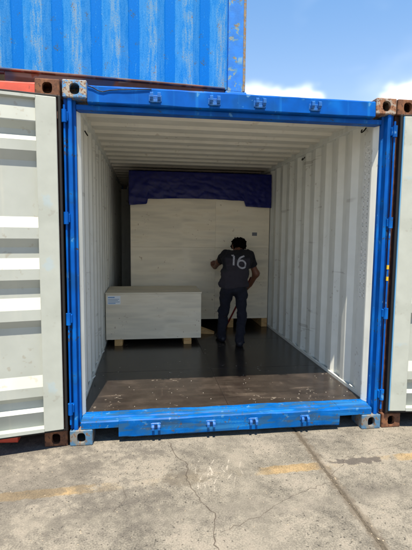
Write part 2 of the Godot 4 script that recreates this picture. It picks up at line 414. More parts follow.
func make_ground_materials() -> void:
	var w := 1536
	var h := 768
	var grit := noise(41, 0.22, 3, w, h)
	var mid := noise(42, 0.035, 5, w, h)
	var big := noise(43, 0.006, 5, w, h)
	var pock := noise(44, 0.09, 2, w, h)
	var wear := noise(45, 0.02, 5, w, h)
	var crack := PackedFloat32Array()
	crack.resize(w * h)
	var white := PackedFloat32Array()
	white.resize(w * h)
	rng.seed = 77
	stroke(crack, w, h, [Vector2(0.72, 0.02), Vector2(0.75, 0.22), Vector2(0.83, 0.34), Vector2(0.80, 0.52), Vector2(0.86, 0.72), Vector2(0.93, 0.86), Vector2(0.90, 1.1), Vector2(0.97, 1.5)], 0.0026, 0.85, 0.011)
	stroke(crack, w, h, [Vector2(0.93, 1.02), Vector2(1.15, 0.93), Vector2(1.36, 0.80), Vector2(1.52, 0.72), Vector2(1.73, 0.66)], 0.002, 0.6, 0.013)
	stroke(crack, w, h, [Vector2(1.74, 0.60), Vector2(1.95, 0.40), Vector2(2.20, 0.31), Vector2(2.45, 0.26), Vector2(2.9, 0.18)], 0.002, 0.5, 0.013)
	stroke(crack, w, h, [Vector2(0.36, 0.78), Vector2(0.44, 0.66), Vector2(0.41, 0.55)], 0.002, 0.45, 0.010)
	for k in 11:   # splashes of white paint
		var p := Vector2(0.92 + 0.055 * (k % 6) + rng.randf_range(-0.02, 0.02), 0.33 + 0.14 * (k / 6) + rng.randf_range(-0.03, 0.05))
		var l := rng.randf_range(0.06, 0.17)
		var q := p + Vector2(rng.randf_range(-0.05, -0.01), l)
		stroke(white, w, h, [p, p.lerp(q, 0.5) + Vector2(rng.randf_range(-0.02, 0.02), 0), q], 0.0035, rng.randf_range(0.22, 0.5), 0.003)
	var out := PackedByteArray()
	out.resize(w * h * 3)
	var hh := PackedByteArray()
	hh.resize(w * h)
	for y in h:
		var wz := -0.35 + 2.1 * y / h
		for x in w:
			var i := y * w + x
			var wx := -1.2 + 4.2 * x / w
			var g := grit[i] / 255.0
			var m := mid[i] / 255.0
			var b := big[i] / 255.0
			var f := 0.72 + 0.24 * m + (g - 0.5) * 0.42 + (b - 0.5) * 0.34
			var r := 0.528 * f
			var gg := 0.505 * f
			var bb := 0.458 * f
			# dark grit and pits
			var pk := ss(0.76, 0.86, pock[i] / 255.0)
			var k := 1.0 - pk * 0.42
			# greyer, dirtier clouds
			var st := ss(0.55, 0.8, b * 0.6 + m * 0.4) * 0.45
			r += (0.47 - r) * st; gg += (0.44 - gg) * st; bb += (0.40 - bb) * st
			r *= k; gg *= k; bb *= k
			# worn yellow line
			var zl := 0.552 - 0.05 * wx
			var dl := absf(wz - zl)
			if dl < 0.075:
				var seg := ss(0.72, 0.2, absf(wx + 0.25)) + ss(0.33, 0.1, absf(wx - 1.52)) * 0.85 + ss(0.5, 0.15, absf(wx - 2.62)) * 0.9 + 0.16
				var t := (1.0 - ss(0.035, 0.052, dl + (m - 0.5) * 0.03)) * ss(0.42, 0.66, wear[i] / 255.0 * 0.55 + g * 0.2 + clampf(seg, 0, 1) * 0.42) * clampf(seg, 0, 1)
				t *= 0.50
				r += (0.60 * f + 0.05 - r) * t; gg += (0.47 * f + 0.04 - gg) * t; bb += (0.27 * f + 0.02 - bb) * t
			# tar patch on the line, stain beside the joint and by the long crack
			var tp := Vector2((wx - 2.02) / 0.19, (wz - 0.44) / 0.042).length() + (m - 0.5) * 1.1
			var t2 := (1.0 - ss(0.75, 1.05, tp)) * 0.75
			r += (0.27 - r) * t2; gg += (0.25 - gg) * t2; bb += (0.235 - bb) * t2
			var tq := Vector2((wx - 0.80) / 0.16, (wz - 0.50) / 0.09).length() + (m - 0.5) * 1.6
			var t3 := (1.0 - ss(0.5, 1.1, tq)) * 0.42
			r += (0.36 - r) * t3; gg += (0.33 - gg) * t3; bb += (0.28 - bb) * t3
			var tj := absf(wx - 1.735) + (m - 0.5) * 0.05
			var t4 := (1.0 - ss(0.015, 0.05, tj)) * 0.5
			r += (0.34 - r) * t4; gg += (0.30 - gg) * t4; bb += (0.25 - bb) * t4
			# broad dirt by the doors and a faint tyre mark
			var td := Vector2((wx + 0.25) / 0.85, (wz - 0.40) / 0.55).length() + (m - 0.5) * 1.2 + (b - 0.5)
			var t5 := (1.0 - ss(0.3, 1.25, td)) * 0.40
			r += (0.33 - r) * t5; gg += (0.31 - gg) * t5; bb += (0.29 - bb) * t5
			var tt := absf(wz - 0.98 + 0.10 * wx) + (m - 0.5) * 0.10
			var t6 := (1.0 - ss(0.05, 0.12, tt)) * 0.16 * ss(0.35, 0.6, wear[i] / 255.0)
			r += (0.33 - r) * t6; gg += (0.31 - gg) * t6; bb += (0.29 - bb) * t6
			var cr := crack[i] * ss(0.15, 0.45, wear[i] / 255.0 * 0.6 + g * 0.4)
			r += (0.20 - r) * cr * 0.85; gg += (0.17 - gg) * cr * 0.85; bb += (0.14 - bb) * cr * 0.85
			var wt := white[i] * ss(0.35, 0.6, g * 0.4 + m * 0.6)
			r += (0.80 - r) * wt; gg += (0.77 - gg) * wt; bb += (0.72 - bb) * wt
			out[i * 3] = int(clampf(r, 0, 1) * 255.0)
			out[i * 3 + 1] = int(clampf(gg, 0, 1) * 255.0)
			out[i * 3 + 2] = int(clampf(bb, 0, 1) * 255.0)
			hh[i] = int(clampf(0.62 + (g - 0.5) * 0.35 + (m - 0.5) * 0.3 - pk * 0.3 - cr * 0.6, 0, 1) * 255.0)
	var im := Image.create_from_data(w, h, false, Image.FORMAT_RGB8, out)
	M.slab = mat(ImageTexture.create_from_image(im), 0.92, 0.0, gray_tex(w, h, hh), 0.25)
	var S := 512
	var a := noise(46, 0.2, 3, S, S)
	var c := noise(47, 0.02, 5, S, S)
	M.concrete = mat(layered(S, S, Color(0.60, 0.54, 0.465), c, 0.15, [[a, 0.6, 0.85, Color(0.44, 0.39, 0.33), 0.6], [a, 0.35, 0.2, Color(0.68, 0.63, 0.56), 0.5]]), 0.92, 1.6, gray_tex(S, S, a), 0.2)
	M.filler = mat(layered(S, S, Color(0.33, 0.30, 0.255), c, 0.3, [[a, 0.5, 0.8, Color(0.47, 0.43, 0.36), 0.7]]), 0.95, 0.2, gray_tex(S, S, a), 0.3)

# ---------------------------------------------------------------- container pieces
# trapezoid corrugation: list of (s, depth) with depth 0 = crown of the outer side, 1 = groove
func corrugation(s0: float, s1: float, lead: float, pitch: float, crown: float, slope: float) -> PackedVector2Array:
	var p := PackedVector2Array()
	p.append(Vector2(s0, 1.0))
	var s := s0 + lead
	while s + pitch < s1 - 0.05:
		p.append(Vector2(s, 1.0))
		p.append(Vector2(s + slope, 0.0))
		p.append(Vector2(s + slope + crown, 0.0))
		p.append(Vector2(s + 2.0 * slope + crown, 1.0))
		s += pitch
	p.append(Vector2(s1, 1.0))
	return p

# a side wall: outer sheet (surface 0, with UV) and inner sheet (surface 1); x0 is the crown of the outer side, dx points inside
func side_wall_mesh(x0: float, dx: float) -> ArrayMesh:
	var key := "wall%f" % dx
	if meshes.has(key): return meshes[key]
	var pts := corrugation(0.13, CL - 0.14, 0.25, 0.278, 0.072, 0.068)
	var am: ArrayMesh = null
	for layer in 2:
		var st := new_st()
		for i in pts.size() - 1:
			var a := pts[i]
			var b := pts[i + 1]
			var off: float = 0.003 * layer
			# bottoms and tops run in five rows so that the sheet can be slightly buckled
			for k in 4:
				var y0 := lerpf(0.14, CH - 0.05, k / 4.0)
				var y1 := lerpf(0.14, CH - 0.05, (k + 1) / 4.0)
				var v: Array[Vector3] = []
				var uv: Array[Vector2] = []
				for e in [[a, y0], [b, y0], [b, y1], [a, y1]]:
					var q: Vector2 = e[0]
					v.append(Vector3(x0 + dx * (q.y * 0.036 + off), e[1], -q.x))
					uv.append(Vector2((q.x - 0.38 - 0.068) / (0.278 * 4.0), e[1] / 1.6))
				var out := Vector3(-dx if layer == 0 else dx, 0, 0)
				for t in [[0, 1, 2], [0, 2, 3]]:
					var n := (v[t[2]] - v[t[0]]).cross(v[t[1]] - v[t[0]])
					var order: Array = t if n.dot(out) >= 0.0 else [t[0], t[2], t[1]]
					for o in order:
						st.set_uv(uv[o])
						st.add_vertex(v[o])
		am = commit(st, am)
	meshes[key] = am
	return am

func roof_mesh() -> ArrayMesh:
	if meshes.has("roof"): return meshes.roof
	var pts := corrugation(0.10, CL - 0.06, 0.16, 0.29, 0.115, 0.028)
	var am: ArrayMesh = null
	for layer in 2:
		var st := new_st()
		for i in pts.size() - 1:
			var a := pts[i]
			var b := pts[i + 1]
			var ya := 2.566 - 0.024 * a.y - 0.003 * layer
			var yb := 2.566 - 0.024 * b.y - 0.003 * layer
			quad(st, Vector3(0.03, ya, -a.x), Vector3(0.03, yb, -b.x), Vector3(CW - 0.03, yb, -b.x), Vector3(CW - 0.03, ya, -a.x), Vector3.UP if layer == 0 else Vector3.DOWN)
		am = commit(st, am)
	meshes.roof = am
	return am

# corner casting with an oval hole in its front (at +z) and a hollow inside; origin at its front lower left corner, reaching back to -0.178
func casting_mesh(round_hole: bool) -> ArrayMesh:
	var key := "cast%s" % round_hole
	if meshes.has(key): return meshes[key]
	var st := new_st()
	var lo := Vector3(0, 0, -0.178)
	var hi := Vector3(0.162, 0.118, 0)
	cbox(st, lo, hi, 0.006, true)
	var n := 32
	var c := Vector2(0.081, 0.059)
	var rx := 0.030 if not round_hole else 0.033
	var ry := 0.040 if not round_hole else 0.037
	var inner: Array[Vector2] = []
	var outer: Array[Vector2] = []
	for i in n:
		var t := TAU * (i + 0.5) / n
		var cs := cos(t)
		var sn := sin(t)
		# superellipse hole
		inner.append(c + Vector2(signf(cs) * pow(absf(cs), 0.75) * rx, signf(sn) * pow(absf(sn), 0.75) * ry))
		var k: float = minf(0.075 / maxf(absf(cs), 1e-4), 0.053 / maxf(absf(sn), 1e-4))
		outer.append(c + Vector2(cs, sn) * k)
	# move the nearest ring points onto the corners
	for s in [Vector2(1, 1), Vector2(-1, 1), Vector2(-1, -1), Vector2(1, -1)]:
		var corner: Vector2 = c + s * Vector2(0.075, 0.053)
		var best := 0
		for i in n:
			if outer[i].distance_to(corner) < outer[best].distance_to(corner): best = i
		outer[best] = corner
	for i in n:
		var j := (i + 1) % n
		var o0 := Vector3(outer[i].x, outer[i].y, 0)
		var o1 := Vector3(outer[j].x, outer[j].y, 0)
		var i0 := Vector3(inner[i].x, inner[i].y, 0)
		var i1 := Vector3(inner[j].x, inner[j].y, 0)
		quad(st, o0, o1, i1, i0, Vector3.BACK)
		var toc := Vector3(c.x, c.y, 0) - i0
		quad(st, i0, i1, i1 + Vector3(0, 0, -0.03), i0 + Vector3(0, 0, -0.03), toc)
	# hollow behind the hole
	var a := Vector3(0.02, 0.014, -0.16)
	var b := Vector3(0.142, 0.104, -0.03)
	quad(st, Vector3(a.x, a.y, a.z), Vector3(b.x, a.y, a.z), Vector3(b.x, b.y, a.z), Vector3(a.x, b.y, a.z), Vector3.BACK)
	quad(st, Vector3(a.x, a.y, a.z), Vector3(b.x, a.y, a.z), Vector3(b.x, a.y, b.z), Vector3(a.x, a.y, b.z), Vector3.UP)
	quad(st, Vector3(a.x, b.y, a.z), Vector3(b.x, b.y, a.z), Vector3(b.x, b.y, b.z), Vector3(a.x, b.y, b.z), Vector3.DOWN)
	quad(st, Vector3(a.x, a.y, a.z), Vector3(a.x, b.y, a.z), Vector3(a.x, b.y, b.z), Vector3(a.x, a.y, b.z), Vector3.RIGHT)
	quad(st, Vector3(b.x, a.y, a.z), Vector3(b.x, b.y, a.z), Vector3(b.x, b.y, b.z), Vector3(b.x, a.y, b.z), Vector3.LEFT)
	meshes[key] = commit(st)
	return meshes[key]

func keeper_mesh() -> ArrayMesh:
	if meshes.has("keeper"): return meshes.keeper
	var st := new_st()
	cbox(st, Vector3(-0.045, -0.022, -0.002), Vector3(0.045, 0.022, 0.008), 0.003)
	for s in [-1.0, 1.0]:
		# a hooked lug: (z, y) outline
		var p := PackedVector2Array([Vector2(0.006, -0.02), Vector2(0.034, -0.016), Vector2(0.046, 0.0), Vector2(0.046, 0.026), Vector2(0.034, 0.034), Vector2(0.026, 0.026), Vector2(0.026, 0.004), Vector2(0.006, 0.006)])
		prism(st, p, "x", s * 0.026 - 0.011, s * 0.026 + 0.011)
	cbox(st, Vector3(-0.036, -0.03, 0.006), Vector3(0.036, -0.012, 0.022), 0.003)
	meshes.keeper = commit(st)
	return meshes.keeper

func post_mesh(left: bool) -> ArrayMesh:
	var key := "post%s" % left
	if meshes.has(key): return meshes[key]
	var p := PackedVector2Array([Vector2(0.002, -0.035), Vector2(0.002, -0.158), Vector2(0.076, -0.158), Vector2(0.076, -0.072), Vector2(0.060, -0.066), Vector2(0.058, -0.014), Vector2(0.052, -0.010), Vector2(0.034, -0.010), Vector2(0.030, -0.014), Vector2(0.030, -0.035)])
	if not left:
		for i in p.size(): p[i] = Vector2(CW - p[i].x, p[i].y)
	var st := new_st()
	prism(st, p, "y", 0.1185, CH - 0.1185)
	meshes[key] = commit(st)
	return meshes[key]

# door leaf: hinge edge at x = 0, leaf runs towards sx; y from 0 to 2.30; the ribbed face looks to +z
const RIBS := [
	[2.456, 0.0], [2.437, 0.0], [2.430, -0.030], [2.292, -0.010], [2.286, -0.012], [2.239, -0.050], [2.203, -0.050], [2.165, -0.012], [2.098, -0.012], [2.036, -0.050],
	[1.664, -0.050], [1.591, -0.012], [1.517, -0.012], [1.457, -0.050], [1.384, -0.050], [1.310, -0.012], [1.237, -0.012], [1.177, -0.050],
	[1.110, -0.050], [1.030, -0.012], [0.956, -0.012], [0.903, -0.050], [0.556, -0.050], [0.482, -0.012], [0.415, -0.012], [0.375, -0.050],
	[0.322, -0.050], [0.302, -0.008], [0.184, -0.050], [0.180, 0.0], [0.155, 0.0]]

func door_panel_mesh(sx: float) -> ArrayMesh:
	var key := "panel%f" % sx
	if meshes.has(key): return meshes[key]
	var st := new_st()
	for i in RIBS.size() - 1:
		var a: Array = RIBS[i]
		var b: Array = RIBS[i + 1]
		var ya: float = a[0] - 0.155
		var yb: float = b[0] - 0.155
		quad(st, Vector3(sx * 0.138, ya, a[1]), Vector3(sx * 1.052, ya, a[1]), Vector3(sx * 1.052, yb, b[1]), Vector3(sx * 0.138, yb, b[1]), Vector3.BACK)
		quad(st, Vector3(sx * 0.138, ya, a[1] - 0.004), Vector3(sx * 1.052, ya, a[1] - 0.004), Vector3(sx * 1.052, yb, b[1] - 0.004), Vector3(sx * 0.138, yb, b[1] - 0.004), Vector3.FORWARD)
	meshes[key] = commit(st)
	return meshes[key]

func span(a: float, b: float) -> Array:
	return [minf(a, b), maxf(a, b)]

func stile_mesh(sx: float, u0: float, u1: float) -> ArrayMesh:
	var st := new_st()
	var s := span(sx * u0, sx * u1)
	cbox(st, Vector3(s[0], 0.0, -0.056), Vector3(s[1], 2.301, -0.0015), 0.004)
	return commit(st)

func build_door(parent: Node, hinge: Vector3, turn: float, sx: float, panel_mat, stile_mat, with_gasket: bool, lab := "", strip := 0.0) -> Node3D:
	var d := group_node(parent, "door", hinge)
	d.rotation.y = turn
	if lab != "": d.set_meta("label", lab)
	put(d, "door_panel", door_panel_mesh(sx), panel_mat)
	put(d, "door_stile", stile_mesh(sx, 0.008, 0.140), stile_mat)
	put(d, "door_stile", stile_mesh(sx, 1.050, 1.190), stile_mat)
	if with_gasket:
		var st := new_st()
		var s := span(sx * -0.020, sx * -0.001)
		cbox(st, Vector3(s[0], -0.018, -0.044), Vector3(s[1], 2.318, -0.010), 0.006)
		s = span(sx * -0.001, sx * 1.20)
		cbox(st, Vector3(s[0], -0.0175, -0.044), Vector3(s[1], -0.001, -0.012), 0.005)
		cbox(st, Vector3(s[0], 2.302, -0.044), Vector3(s[1], 2.3175, -0.012), 0.005)
		put(d, "gasket", commit(st), M.rubber)
		if strip <= 0.0: return d
		st = new_st()
		s = span(sx * (0.0075 - strip), sx * 0.0075)
		cbox(st, Vector3(s[0], 0.001, -0.05), Vector3(s[1], 2.30, -0.0005), 0.002)
		put(d, "edge_strip", commit(st), M.edge_blue)
	return d

func build_container(called: String, mats: Dictionary, fork_pockets := false) -> Node3D:
	var c := group_node(self, called)
	# corner castings
	for k in 8:
		var xr := k % 2
		var top := (k / 2) % 2
		var back := k / 4
		var o := put(c, "corner_casting", casting_mesh(top == 1), mats.cast[(k) % mats.cast.size()])
		o.position = Vector3(0 if xr == 0 else CW - 0.162, 0 if top == 0 else CH - 0.118, 0)
		if back == 1:
			o.rotation.y = PI
			o.position = Vector3(0.162 if xr == 0 else CW, o.position.y, -CL)
	# posts
	put(c, "corner_post", post_mesh(true), mats.post)
	put(c, "corner_post", post_mesh(false), mats.post)
	for x in [0.002, CW - 0.152]:
		var st := new_st()
		cbox(st, Vector3(x, 0.1185, -CL + 0.004), Vector3(x + 0.15, CH - 0.1185, -CL + 0.12), 0.006)
		put(c, "corner_post", commit(st), mats.post)
	# walls
	put(c, "side_wall", side_wall_mesh(0.008, 1.0), [mats.wall, mats.inner])
	put(c, "side_wall", side_wall_mesh(CW - 0.008, -1.0), [mats.wall, mats.inner])
	put(c, "roof", roof_mesh(), [mats.roof, mats.ceiling])
	var st2 := new_st()
	cbox(st2, Vector3(0.03, 0.10, -CL + 0.125), Vector3(CW - 0.03, CH - 0.0335, -CL + 0.150), 0.003)
	put(c, "end_wall", commit(st2), mats.inner)
	# rails
	for s in [0, 1]:
		var st := new_st()
		var x0: float = 0.006 if s == 0 else CW - 0.064
		cbox(st, Vector3(x0, CH - 0.095, -CL + 0.18), Vector3(x0 + 0.058, CH - 0.024, -0.16), 0.004)
		put(c, "top_rail", commit(st), mats.rail_in)
		st = new_st()
		var b0: float = 0.030 if s == 0 else CW - 0.072
		var fl0: float = 0.0025 if s == 0 else CW - 0.0455
		if fork_pockets:
			# rail cut by two fork pockets
			var zs := [-0.179, -1.83, -2.19, -3.87, -4.23, -CL + 0.179]
			for q in [0, 2, 4]:
				cbox(st, Vector3(b0, 0.030, zs[q + 1]), Vector3(b0 + 0.042, 0.1285, zs[q]), 0.004)
				cbox(st, Vector3(fl0, 0.014, zs[q + 1]), Vector3(fl0 + 0.043, 0.0295, zs[q]), 0.003)
			cbox(st, Vector3(fl0, 0.129, zs[5]), Vector3(fl0 + 0.043, 0.142, zs[0]), 0.003)
			for q in [1, 3]:
				cbox(st, Vector3(b0 + 0.001, 0.115, zs[q + 1]), Vector3(b0 + 0.041, 0.1285, zs[q]), 0.002)
		else:
			cbox(st, Vector3(b0, 0.012, -CL + 0.179), Vector3(b0 + 0.042, 0.155, -0.179), 0.004)
		put(c, "bottom_rail", commit(st), mats.rail)
	# header with a recessed lip below it
	var h := new_st()
	wavy(h, PackedVector2Array([Vector2(-0.140, 2.448), Vector2(-0.016, 2.448), Vector2(-0.008, 2.454), Vector2(-0.012, 2.556), Vector2(-0.024, 2.568), Vector2(-0.140, 2.570)]), 0.164, CW - 0.164, 0.0022, 3)
	cbox(h, Vector3(0.0775, 2.412, -0.15), Vector3(CW - 0.0775, 2.4475, -0.062), 0.004)
	var header := put(c, "door_header", commit(h), mats.frame)
	# sill, with slots next to the castings
	h = new_st()
	var up_part := PackedVector2Array([Vector2(-0.168, 0.1225), Vector2(-0.008, 0.1225), Vector2(-0.007, 0.168), Vector2(-0.015, 0.177), Vector2(-0.060, 0.179), Vector2(-0.070, 0.185), Vector2(-0.168, 0.185)])
	var full := PackedVector2Array([Vector2(-0.168, 0.045), Vector2(-0.014, 0.045), Vector2(-0.008, 0.052), Vector2(-0.008, 0.1225), Vector2(-0.007, 0.168), Vector2(-0.015, 0.177), Vector2(-0.060, 0.179), Vector2(-0.070, 0.185), Vector2(-0.168, 0.185)])
	wavy(h, up_part, 0.080, 0.3495, 0.001, 5)
	wavy(h, full, 0.35, CW - 0.35, 0.0026, 5)
	wavy(h, up_part, CW - 0.3495, CW - 0.080, 0.001, 6)
	var sill := put(c, "door_sill", commit(h), mats.sill)
	for x in [0.625, 1.043, 1.376, 1.793]:
		put(header, "lock_keeper", keeper_mesh(), mats.get("keeper", mats.frame), Vector3(x, 2.497, -0.012))
		var k2 := put(sill, "lock_keeper", keeper_mesh(), mats.get("keeper", mats.sill), Vector3(x, 0.122, -0.009))
		k2.rotation.z = PI
		k2.scale = Vector3(0.85, 0.85, 0.8)
	return c

func close_doors(c: Node3D, m) -> void:
	build_door(c, Vector3(0.095, 0.14, -0.075), 0.0, 1.0, m, m, false)
	build_door(c, Vector3(CW - 0.095, 0.14, -0.075), 0.0, -1.0, m, m, false)
	for x in [0.5, 0.95, 1.49, 1.94]:
		var st := new_st()
		tube(st, Vector3(x, 0.16, -0.055), Vector3(x, 2.44, -0.055), 0.014, 0.014, 10)
		put(c, "locking_rod", commit(st), m)

# ---------------------------------------------------------------- setting
func build_ground() -> void:
	var g := MeshInstance3D.new()
	g.name = "ground"
	var pm := PlaneMesh.new()
	pm.size = Vector2(500, 500)
	g.mesh = pm
	g.set_surface_override_material(0, M.concrete)
	g.position = Vector3(0, -0.03, 0)
	g.set_meta("kind", "structure")
	add_child(g)
	# slabs of concrete with broken edges along the joint
	var n := FastNoiseLite.new()
	n.seed = 5
	n.frequency = 9.0
	for spec in [[-2.6, 1.7290], [1.7410, 6.1], [-7.0, -2.62], [6.12, 10.5]]:
		for row in [[-3.2, 3.4], [3.42, 10.0], [-9.82, -3.22]]:
			var st := SurfaceTool.new()
			st.begin(Mesh.PRIMITIVE_TRIANGLES)
			st.set_smooth_group(-1)
			var x0: float = spec[0]
			var x1: float = spec[1]
			var z0: float = row[0]
			var z1: float = row[1]
			var m := 330 if row[0] < 0.0 and row[0] > -5.0 and (x1 < 2.0 and x1 > 1.0 or x0 > 1.0 and x0 < 2.0) else 12
			var rows: Array = []
			for i in m + 1:
				var z := lerpf(z0, z1, float(i) / m)
				var ea := absf(n.get_noise_2d(z, 1.0 + x0)) * 0.013 if m > 20 else 0.0
				var eb := absf(n.get_noise_2d(z, 9.0 + x1)) * 0.013 if m > 20 else 0.0
				rows.append([Vector3(x0 + ea * 0.4, -0.024, z), Vector3(x0 + ea, -0.006, z), Vector3(x0 + ea + 0.006, 0, z), Vector3(x1 - eb - 0.006, 0, z), Vector3(x1 - eb, -0.006, z), Vector3(x1 - eb * 0.4, -0.024, z)])
			for i in m:
				for k in 5:
					var v: Array = [rows[i][k], rows[i][k + 1], rows[i + 1][k + 1], rows[i][k], rows[i + 1][k + 1], rows[i + 1][k]]
					var out := Vector3.UP + (Vector3.LEFT * 3.0 if k == 0 else (Vector3.RIGHT * 3.0 if k == 4 else Vector3.ZERO))
					for t in [0, 3]:
						var a: Vector3 = v[t]
						var b: Vector3 = v[t + 1]
						var c: Vector3 = v[t + 2]
						if (c - a).cross(b - a).dot(out) < 0.0:
							var w := b
							b = c
							c = w
						for p in [a, b, c]:
							st.set_uv(Vector2((p.x + 1.2) / 4.2, (p.z + 0.35) / 2.1))
							st.add_vertex(p)
			var o := put(g, "concrete_slab", commit(st), M.slab, Vector3(0, 0.03, 0))
			o.name = "concrete_slab" if g.get_child_count() == 1 else "concrete_slab_%03d" % (g.get_child_count() - 1)
	# dirt in the joint
	var f := new_st()
	var prev := -0.005
	for i in 120:
		var za := -3.2 + 6.6 * i / 120.0
		var zb := -3.2 + 6.6 * (i + 1) / 120.0
		var nx := -0.005 + n.get_noise_2d(zb * 0.4, 40.0) * 0.006
		quad(f, Vector3(1.7235, prev, za), Vector3(1.7465, prev, za), Vector3(1.7465, nx, zb), Vector3(1.7235, nx, zb), Vector3.UP)
		prev = nx
	put(g, "joint_filler", commit(f), M.filler, Vector3(0, 0.03, 0))

func build_open_container() -> void:
	var c := build_container("shipping_container", {"cast": [M.blue_rust, M.blue_rust, M.blue_pale, M.pale_rust], "keeper": M.keeper, "post": M.blue, "wall": M.blue, "inner": M.inner, "roof": M.blue, "ceiling": M.ceiling, "rail": M.blue_sill, "rail_in": M.inner, "frame": M.blue, "sill": M.blue_sill})
	tag(c, "open blue shipping container with white inside, both doors swung out", "container")
	# white jambs behind the posts
	for s in [0, 1]:
		var st := new_st()
		var jp := PackedVector2Array([Vector2(0.0765, -0.098), Vector2(0.096, -0.150), Vector2(0.096, -0.166), Vector2(0.0765, -0.166)])
		if s == 1:
			for i in 4: jp[i] = Vector2(CW - jp[i].x, jp[i].y)
		prism(st, jp, "y", 0.187, 2.411)
		put(c, "door_jamb", commit(st), M.inner)
		# strip along the foot of the wall
		st = new_st()
		var x0: float = 0.036 if s == 0 else CW - 0.053
		cbox(st, Vector3(x0, 0.150, -CL + 0.1), Vector3(x0 + 0.017, 0.198, -0.17), 0.003)
		put(c, "wall_foot_strip", commit(st), M.inner)
	# floor sheets
	var zs := [-0.1690, -1.150, -2.35, -3.55, -4.75, -5.905]
	for k in 5:
		var st := new_st()
		if k == 0 or k == 1 or k == 2:
			cbox(st, Vector3(0.054, FLOOR - 0.028, zs[k + 1] + 0.002), Vector3(1.2175, FLOOR, zs[k] - 0.001), 0.0015)
			put(c, "floor_sheet", commit(st), M.floor)
			st = new_st()
			cbox(st, Vector3(1.2195, FLOOR - 0.028, zs[k + 1] + 0.002), Vector3(CW - 0.054, FLOOR - 0.0004 * (k + 1), zs[k] - 0.001), 0.0015)
			put(c, "floor_sheet", commit(st), M.floor)
		else:
			cbox(st, Vector3(0.054, FLOOR - 0.028, zs[k + 1] + 0.002), Vector3(CW - 0.054, FLOOR, zs[k] - 0.001), 0.0015)
			put(c, "floor_sheet", commit(st), M.floor)
	# hinges and the rods that run through them
	for s in [0, 1]:
		var x: float = 0.012 if s == 0 else CW - 0.012
		var d: float = -1.0 if s == 0 else 1.0
		for y in [0.29, 0.95, 1.66, 2.345]:
			var st := new_st()
			tube(st, Vector3(x, y - 0.042, 0.014), Vector3(x, y + 0.042, 0.014), 0.017, 0.017, 16)
			cbox(st, Vector3(x - 0.012 - 0.012 * d, y - 0.03, -0.036), Vector3(x + 0.012 - 0.012 * d, y + 0.03, 0.010), 0.003)
			put(c, "hinge", commit(st), M.blue)
		var r := new_st()
		tube(r, Vector3(x, 0.17, 0.008), Vector3(x, 2.42, 0.008), 0.0075, 0.0075, 10)
		put(c, "hinge_rod", commit(r), M.blue)
	for y in [1.225, 1.315]:
		var st := new_st()
		tube(st, Vector3(CW - 0.012, y - 0.016, 0.008), Vector3(CW - 0.012, y + 0.016, 0.008), 0.0095, 0.0095, 10)
		put(c, "yellow_band", commit(st), M.yellow)
	# torn lip hanging over the header beside the corner
	var lp := [Vector2(0.168, 2.557), Vector2(0.20, 2.548), Vector2(0.235, 2.528), Vector2(0.27, 2.522), Vector2(0.31, 2.534), Vector2(0.37, 2.541), Vector2(0.46, 2.547), Vector2(0.60, 2.558)]
	var ls := new_st()
	for i in lp.size() - 1:
		tube(ls, Vector3(lp[i].x, lp[i].y, -0.0045), Vector3(lp[i + 1].x, lp[i + 1].y, -0.0045), 0.0035, 0.0035, 8)
	put(c, "torn_lip", commit(ls), M.steel_dark)
	# lashing rings
	for p in [[0.054, 2.40, -0.66, 1.0], [CW - 0.054, 2.455, -0.37, -1.0], [CW - 0.054, 2.46, -1.75, -1.0], [CW - 0.054, 0.21, -1.86, -1.0], [CW - 0.054, 0.205, -1.15, -1.0], [CW - 0.054, 0.215, -0.38, -1.0], [0.054, 0.21, -0.9, 1.0], [0.054, 0.21, -1.75, 1.0]]:
		var st := new_st()
		var pr := Vector3(p[0], p[1], p[2])
		var q0 := Vector3.ZERO
		for i in 9:
			var t := PI * i / 8.0
			var q := pr + Vector3(p[3] * (0.004 + sin(t) * 0.018), -0.03 * sin(t) * (1.0 if p[1] > 1.0 else -0.4), cos(t) * 0.034)
			if i > 0: tube(st, q0, q, 0.0055, 0.0055, 8)
			q0 = q
		put(c, "lashing_ring", commit(st), M.steel_dark if p[1] > 1.0 else M.inner)
	# pale worn marking running down the flat strip of the wall
	rng.seed = 12
	var y := 2.30
	var xw := CW - 0.008 - 0.036 - 0.0035
	while y > 1.05:
		var hgt := rng.randf_range(0.03, 0.055)
		var z0 := -0.345 + rng.randf_range(-0.006, 0.006)
		var ms := new_st()
		for e in [[0, 0, 1, 0.12], [0, 0.88, 1, 1], [0, 0, 0.14, 1], [0.86, 0, 1, 1]]:
			if rng.randf() < 0.25 and e[0] != 0: continue
			cbox(ms, Vector3(xw - 0.0006, y - hgt * e[3], z0 + 0.07 * e[0]), Vector3(xw, y - hgt * e[1], z0 + 0.07 * e[2]), 0.0001)
		put(c, "painted_mark", commit(ms), M.scribble)
		y -= hgt + rng.randf_range(0.012, 0.03)
	# the two leaves, standing open
	build_door(c, Vector3(-0.022, 0.155, 0.048), deg_to_rad(11.5), -1.0, M.white, M.white_stile, true, "white ribbed door leaf in front of the red container")
	var bolt_door := c.get_node("door")
	for p in [[-0.36, 0.795], [-0.285, 0.812]]:
		var bs := new_st()
		tube(bs, Vector3(p[0], p[1] - 0.02, -0.052), Vector3(p[0], p[1] - 0.02, -0.043), 0.009, 0.007, 10)
		put(bolt_door, "bolt", commit(bs), M.steel_dark)
	build_door(c, Vector3(2.484, 0.155, 0.030), deg_to_rad(-7.0), 1.0, M.white, M.white_stile, true, "white ribbed door leaf in front of the brown container", 0.006)

